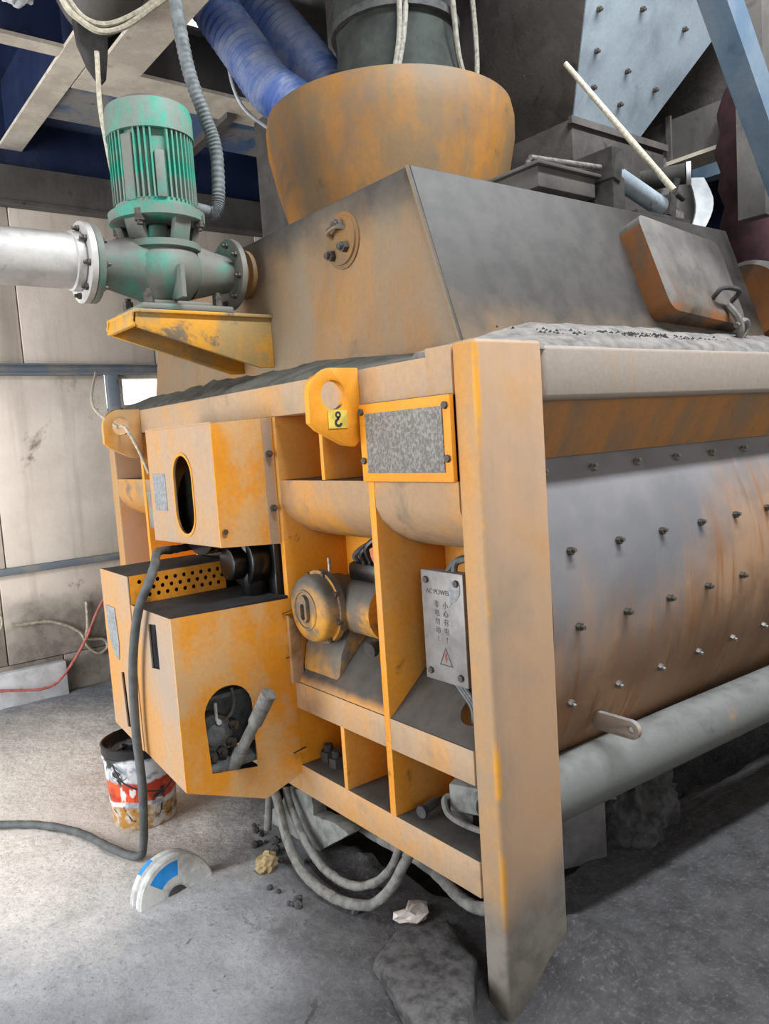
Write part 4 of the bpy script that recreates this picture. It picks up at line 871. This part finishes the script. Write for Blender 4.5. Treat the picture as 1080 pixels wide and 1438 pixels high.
def text(body, y, z, size, mat, parent, name='lettering'):
    cu = bpy.data.curves.new('lettering', 'FONT'); cu.body = body; cu.size = size; cu.align_x = 'CENTER'; cu.extrude = 0.0003
    t_ = bpy.data.objects.new('tmp', cu); COL.objects.link(t_)
    bpy.context.view_layer.update()
    me = bpy.data.meshes.new_from_object(t_.evaluated_get(bpy.context.evaluated_depsgraph_get()))
    bpy.data.objects.remove(t_)
    me.materials.clear(); me.materials.append(M[mat])
    o = bpy.data.objects.new(name, me); COL.objects.link(o); o.parent = parent
    # text x runs along -Y, text y along +Z, facing -X
    mt = Matrix(((0, 0, -1, 0), (-1, 0, 0, 0), (0, 1, 0, 0), (0, 0, 0, 1)))
    o.matrix_local = Matrix.Translation(Vector((jx-0.0008, y, z))-OFF[parent]) @ mt
    return o
text('AC POWER', 0.315, 1.108, 0.022, 'ink_faded', ld)
for i, ch in enumerate('非电勿动!'): text(ch, 0.325, 1.068-0.027*i, 0.024, 'ink_faded', ld)
for i, ch in enumerate('小心有电!'): text(ch, 0.285, 1.068-0.027*i, 0.024, 'ink_faded', ld)
part('warning_triangle', G().plate([(0.325, 0.885), (0.265, 0.885), (0.295, 0.945)], [[(0.319, 0.889), (0.271, 0.889), (0.295, 0.936)]], PX(jx-0.001), 0.0008), 'ink_faded', ld)
part('warning_flash', G().plate([(0.298, 0.925), (0.290, 0.925), (0.293, 0.910), (0.288, 0.910), (0.296, 0.893), (0.295, 0.906), (0.300, 0.906)], [], PX(jx-0.001), 0.0008), 'ink_red', ld)
for k, y in enumerate((0.30, 0.27)):
    part('cable', G().tube([(0.13, y, 1.17), (0.15, y-0.01+0.02*k, 1.20), (0.18, y-0.02, 1.212), (0.235, y-0.02, 1.205)], 0.010, 8, 5), 'conduit', JB)
for k in range(3):
    part('cable', G().tube([(0.125, 0.30-0.016*k, 0.84), (0.110, 0.245-0.016*k, 0.815), (0.095, 0.187-0.016*k, 0.78), (0.095, 0.183-0.016*k, 0.73)], 0.007, 8, 4), 'conduit', JB)

# limit switch box in the bottom bay
LS = thing('sensor_box', 'small pale sensor box with cable in the bottom bay by the post', 'sensor', (0.20, 0.24, 0.372))
part('body', G().obox((0.17, 0.29, 0.455), (0.05, 0.02, 0), (-0.02, 0.05, 0), (0, 0, 0.045)), 'cement', LS, 0.006)
part('cover', G().cyl((0.16, 0.237, 0.455), (0.15, 0.20, 0.455), 0.042, n=20), 'conduit', LS)
part('cable', G().tube([(0.125, 0.315, 0.455), (0.09, 0.33, 0.45), (0.075, 0.30, 0.415), (0.09, 0.24, 0.395), (0.11, 0.17, 0.39), (0.13, 0.11, 0.395)], 0.010, 8, 6), 'hose_grey', LS)
part('base', G().box(0.12, 0.22, 0.24, 0.34, 0.373, 0.412), 'dark_dust', LS)

# ================================================================== HOSES UNDER THE BEAM
def loop(name, pts, r, mat, label, cat='hose', group=None, n=10, sub=10):
    g = G().tube(pts, r, n, sub); k = len(g.v)
    g.v = [tuple(Vector(v)*1.0+Vector((0, 0, 1))*0.004*noise.noise(Vector(v)*40)) for v in g.v]
    return single(name, g, mat, label, cat, pts[0], group=group)
loop('grease_hose', [(-0.045, 1.21, 0.24), (-0.055, 1.16, 0.19), (-0.075, 1.08, 0.09), (-0.10, 0.95, 0.035), (-0.115, 0.80, 0.03), (-0.10, 0.68, 0.03), (-0.06, 0.57, 0.05), (-0.03, 0.49, 0.13), (0.0, 0.46, 0.20), (0.03, 0.455, 0.236)], 0.018, 'hose_grey', 'outer of two cement coated hoses looping under the front beam', group='cement coated hoses under the front beam')
loop('grease_hose', [(0.0, 1.19, 0.235), (-0.01, 1.15, 0.18), (-0.02, 1.06, 0.10), (-0.035, 0.94, 0.05), (-0.045, 0.82, 0.04), (-0.035, 0.71, 0.045), (0.0, 0.62, 0.08), (0.035, 0.56, 0.15), (0.06, 0.535, 0.236)], 0.016, 'hose_grey', 'inner of two cement coated hoses looping under the front beam', group='cement coated hoses under the front beam')
loop('grease_hose', [(0.14, 1.02, 0.232), (0.135, 0.98, 0.18), (0.14, 0.92, 0.14), (0.15, 0.80, 0.12), (0.16, 0.64, 0.12), (0.17, 0.50, 0.10), (0.16, 0.36, 0.07), (0.15, 0.25, 0.09), (0.15, 0.18, 0.15), (0.16, 0.14, 0.232)], 0.021, 'hose_grey', 'sagging cement coated hose running behind the loops toward the post', group='cement coated hoses under the front beam')
single('hose_stub', G().cyl((-0.055, 1.27, 0.05), (-0.03, 1.27, 0.22), 0.016, n=12), 'hose_grey', 'short cut hose end hanging beside the looping hoses', 'hose', (-0.055, 1.27, 0.05))
# cement crusted foot under the guard
crust = [(1.225, 0.215), (1.045, 0.246), (1.046, 0.159), (0.872, 0.185), (0.805, 0.172), (1.099, -0.037), (1.32, -0.033), (1.525, -0.046), (1.429, 0.037), (1.297, 0.115)]
out_ = []
for i in range(len(crust)):
    a, b_ = Vector(crust[i]), Vector(crust[(i+1) % len(crust)])
    for k in range(5):
        p = a.lerp(b_, k/5); out_.append((p.x+0.007*noise.noise(Vector((p.x*30, p.y*30, 1))), p.y+0.007*noise.noise(Vector((p.x*30, p.y*30, 7)))))
single('cement_crust', G().plate(out_, [], PX(0.03), 0.06), 'cement', 'flat cement crusted grey plate behind the looping hoses', 'plate', (0.05, 1.2, 0.0), 0.006)
# rubble
def rock(c, r, mat, label, cat, seed, amp=0.35, sub=2):
    return single('stone' if cat == 'stone' else 'mortar_lump', G().blob(c, r, seed, amp, sub), mat, label, cat, (c[0], c[1], c[2]-(r[2] if isinstance(r, tuple) else r)*0.8), sharp=25)
rock((-0.165, 1.085, 0.025), (0.045, 0.04, 0.035), 'stone_tan', 'tan pebble lying on the floor before the hoses', 'stone', 2, 0.45, 3)
rock((0.045, 0.475, 0.02), (0.06, 0.045, 0.022), 'stone', 'pale broken stone lying near the foot of the corner post', 'stone', 4, 0.7, 2)
for i in range(26):
    x = random.gauss(0.06, 0.09); y = random.uniform(0.62, 1.45); r = random.uniform(0.009, 0.022)
    if x > 0.2: x = 0.15
    if y > 0.76: x = -0.20+random.uniform(-0.03, 0.01) if y < 1.0 else random.uniform(-0.12, -0.03)
    rock((x, y, floor_z(x, y)+r*0.5), r, 'mortar', 'small dark mortar crumb on the floor by the looping hoses', 'mortar lump', 20+i, 0.4, 1)['group'] = 'mortar crumbs by the looping hoses'
single('mortar_lump', G().blob((1.10, 0.33, 0.06), (0.20, 0.13, 0.20), 31, 0.35, 4, 3.0).blob((1.02, 0.27, 0.0), (0.10, 0.09, 0.10), 33, 0.35, 3), 'mortar', 'large rough lump of dark hardened mortar under the cross pipe', 'mortar lump', (1.03, 0.33, -0.1), sharp=70)
single('steel_plate', G().obox((0.70, 0.33, 0.11), (0.12, -0.05, 0), (0.006, 0.014, 0), (0, 0, 0.13)).obox((0.745, 0.30, 0.245), (0.10, -0.042, -0.02), (0.01, 0.03, 0), (0, 0, 0.006)), 'steel_plate', 'grey folded steel plate standing under the cross pipe', 'steel plate', (0.70, 0.33, 0.0), 0.003)
# raised slab corner by the post foot
pts = [(-0.205, 0.37), (-0.06, 0.43), (0.10, 0.36), (0.02, 0.15), (-0.13, 0.025), (-0.27, -0.115), (-0.36, -0.21), (-0.41, -0.15), (-0.28, 0.08), (-0.235, 0.25)]
cen = Vector((-0.17, 0.17)); out_ = []
for i in range(len(pts)):
    a, b_ = Vector(pts[i]), Vector(pts[(i+1) % len(pts)])
    for k in range(8):
        p = a.lerp(b_, k/8); w_ = 0.014*noise.noise(Vector((p.x*22, p.y*22, 4))); out_.append(p+(p-cen).normalized()*w_)
g = G(); n = len(out_)
for sc, zz in ((1.03, -0.05), (1.0, 0.018), (0.975, 0.030), (0.90, 0.034), (0.6, 0.036), (0.3, 0.036)):
    g.v += [tuple((cen+(p-cen)*sc))+(zz+(0.006*noise.noise(Vector((p.x*15, p.y*15, sc*3))) if sc < 0.99 else 0),) for p in out_]
g.f = [(q*n+i, q*n+(i+1) % n, (q+1)*n+(i+1) % n, (q+1)*n+i) for q in range(5) for i in range(n)]+[tuple(range(5*n, 6*n))]
M['slab'] = plain('trodden_concrete_slab', (84, 83, 84), 0.95, 0, 0.45, 24, 1.0)
single('floor_slab', g, 'slab', 'raised concrete slab corner at the foot of the corner post', 'slab', (-0.1, 0.1, -0.03), sharp=70)

# ================================================================== BUCKET, WHEEL, CABLES ON FLOOR
BK = thing('paint_bucket', 'battered printed tin bucket with orange band under the drive guard', 'bucket', (-0.34, 1.87, 0.0))
bc = (-0.34, 1.87, 0.0)
part('body', G().lathe([(0, 0.004), (0.13, 0.004), (0.134, 0.0), (0.136, 0.01), (0.152, 0.30), (0.158, 0.305), (0.152, 0.312), (0.158, 0.32), (0.156, 0.352), (0.16, 0.358), (0.152, 0.362), (0.148, 0.355), (0.13, 0.03), (0, 0.03)], bc, n=44), 'bucket', BK)
part('handle', G().tube([(-0.48, 1.83, 0.31), (-0.47, 1.74, 0.24), (-0.40, 1.70, 0.19), (-0.30, 1.70, 0.17), (-0.22, 1.76, 0.23), (-0.19, 1.82, 0.31)], 0.004, 6, 8), 'rubber', BK)
part('contents', G().cyl((bc[0], bc[1], 0.27), (bc[0], bc[1], 0.28), 0.142, n=36), 'glass_dark', BK, label='dark oily liquid')
ax = Vector((0.10, -0.97, 0.16)).normalized()
WH = thing('flange_wheel', 'white and blue painted grooved wheel half buried in the floor', 'wheel', (-0.49, 1.22, 0.0))
wc = Vector((-0.485, 1.215, -0.018))
part('rim', G().lathe([(0.02, -0.045), (0.147, -0.045), (0.152, -0.038), (0.152, -0.010), (0.136, -0.002), (0.136, 0.004), (0.150, 0.008), (0.150, 0.030), (0.143, 0.036), (0.06, 0.036), (0.045, 0.028), (0.02, 0.028)], wc, ax, 48), 'wheel_white', WH)
u = ax.orthogonal().normalized(); u = (Vector((0, 0, 1))-ax*ax.z).normalized(); v = ax.cross(u)
def wpt(a, r, h): return tuple(wc+ax*h+(u*math.cos(a)+v*math.sin(a))*r)
def sector(a0, a1, r0, r1, h0, h1, n=14):
    g = G(); out = []
    for i in range(n+1):
        a = a0+(a1-a0)*i/n; g.v += [wpt(a, r0, h0), wpt(a, r1, h0), wpt(a, r1, h1), wpt(a, r0, h1)]
    for i in range(n):
        for q in range(4): g.f.append((i*4+q, i*4+(q+1) % 4, i*4+4+(q+1) % 4, i*4+4+q))
    g.f += [(0, 1, 2, 3), (n*4, n*4+1, n*4+2, n*4+3)]
    return g
sg = 1 if Vector(wpt(0.8, 0.1, 0)).x < wc.x else -1
part('blue_patch', sector(-0.15*sg, 0.85*sg, 0.075, 0.128, 0.0355, 0.037), 'blue_label', WH, label='blue painted patch')
part('blue_patch', sector(0.35*sg, 0.75*sg, 0.151, 0.1535, -0.036, -0.012), 'blue_label', WH, label='blue painted patch')
part('hub', G().lathe([(0.012, 0.026), (0.035, 0.026), (0.04, 0.034), (0.012, 0.036)], wc, ax, 24), 'rubber', WH)
M['cable_grey'] = plain('grey_floor_cable', (132, 138, 140), 0.7, 0, 0.2, 20)
M['cable_dark'] = plain('dark_grey_cable', (92, 96, 96), 0.7, 0, 0.2, 20)
loop('drain_hose', [(-0.10, 1.66, 1.19), (-0.22, 1.58, 1.198), (-0.33, 1.456, 1.214), (-0.43, 1.242, 1.193), (-0.487, 1.175, 1.14), (-0.5, 1.246, 1.05), (-0.504, 1.323, 0.907), (-0.504, 1.373, 0.749), (-0.504, 1.395, 0.55), (-0.504, 1.385, 0.36), (-0.50, 1.42, 0.20), (-0.485, 1.50, 0.06), (-0.51, 1.50, 0.022), (-0.56, 1.62, 0.022), (-0.62, 1.86, 0.022), (-0.72, 2.06, 0.022), (-0.87, 2.22, 0.022), (-1.2, 2.5, 0.022)], 0.0165, 'cable_dark', 'grey hose hanging down the guard front and trailing along the floor', sub=12, n=12)
loop('air_line', [(-1.2, 4.0, 0.22), (-0.8, 4.0, 0.16), (-0.48, 3.98, 0.13), (-0.23, 3.97, 0.085), (-0.09, 3.98, 0.14), (0.08, 4.02, 0.33), (0.20, 4.03, 0.54), (0.34, 4.03, 0.72)], 0.010, 'red_line', 'thin red air line sagging along the left wall', 'air line', n=8)
loop('wire', [(-0.36, 4.056, 0.53), (-0.28, 4.056, 0.52), (-0.1, 4.056, 0.5), (0.06, 4.056, 0.40), (0.11, 4.056, 0.28), (0.18, 4.056, 0.22), (0.24, 4.056, 0.25), (0.22, 4.056, 0.31), (0.13, 4.056, 0.33), (0.10, 4.056, 0.36), (0.12, 4.056, 0.42), (0.13, 4.056, 0.6)], 0.010, 'rope', 'cream wire looped and hung on the left wall over the red line', 'wire', n=8)
loop('wire', [(-0.60, 4.05, 0.50), (-0.46, 4.03, 0.50), (-0.42, 4.03, 0.57), (-0.45, 4.03, 0.64), (-0.58, 4.04, 0.66)], 0.007, 'rope', 'small cream wire coil on the left wall at the picture edge', 'wire', n=8)
single('wall_block', G().box(-1.4, -0.055, 4.02, 4.09, -0.02, 0.225), 'concrete_block', 'white washed block along the foot of the left wall', 'block', (-0.7, 4.05, 0.0), 0.006)
loop('tie_wire', [(0.30, 3.9, 2.16), (-0.03, 3.0, 1.89), (-0.10, 2.46, 1.745), (-0.10, 2.33, 1.73), (-0.07, 2.26, 1.62), (-0.05, 2.20, 1.5)], 0.008, 'rope', 'pale wire tied through the far lifting lug', 'wire', n=8)
# small things behind the upper guard
single('limit_switch', G().box(-0.085, -0.001, 2.05, 2.16, 1.24, 1.42).box(-0.075, -0.01, 2.07, 2.14, 1.42, 1.435), 'box_grey', 'small grey switch box behind the upper guard', 'switch', (-0.04, 2.1, 1.24), 0.006)
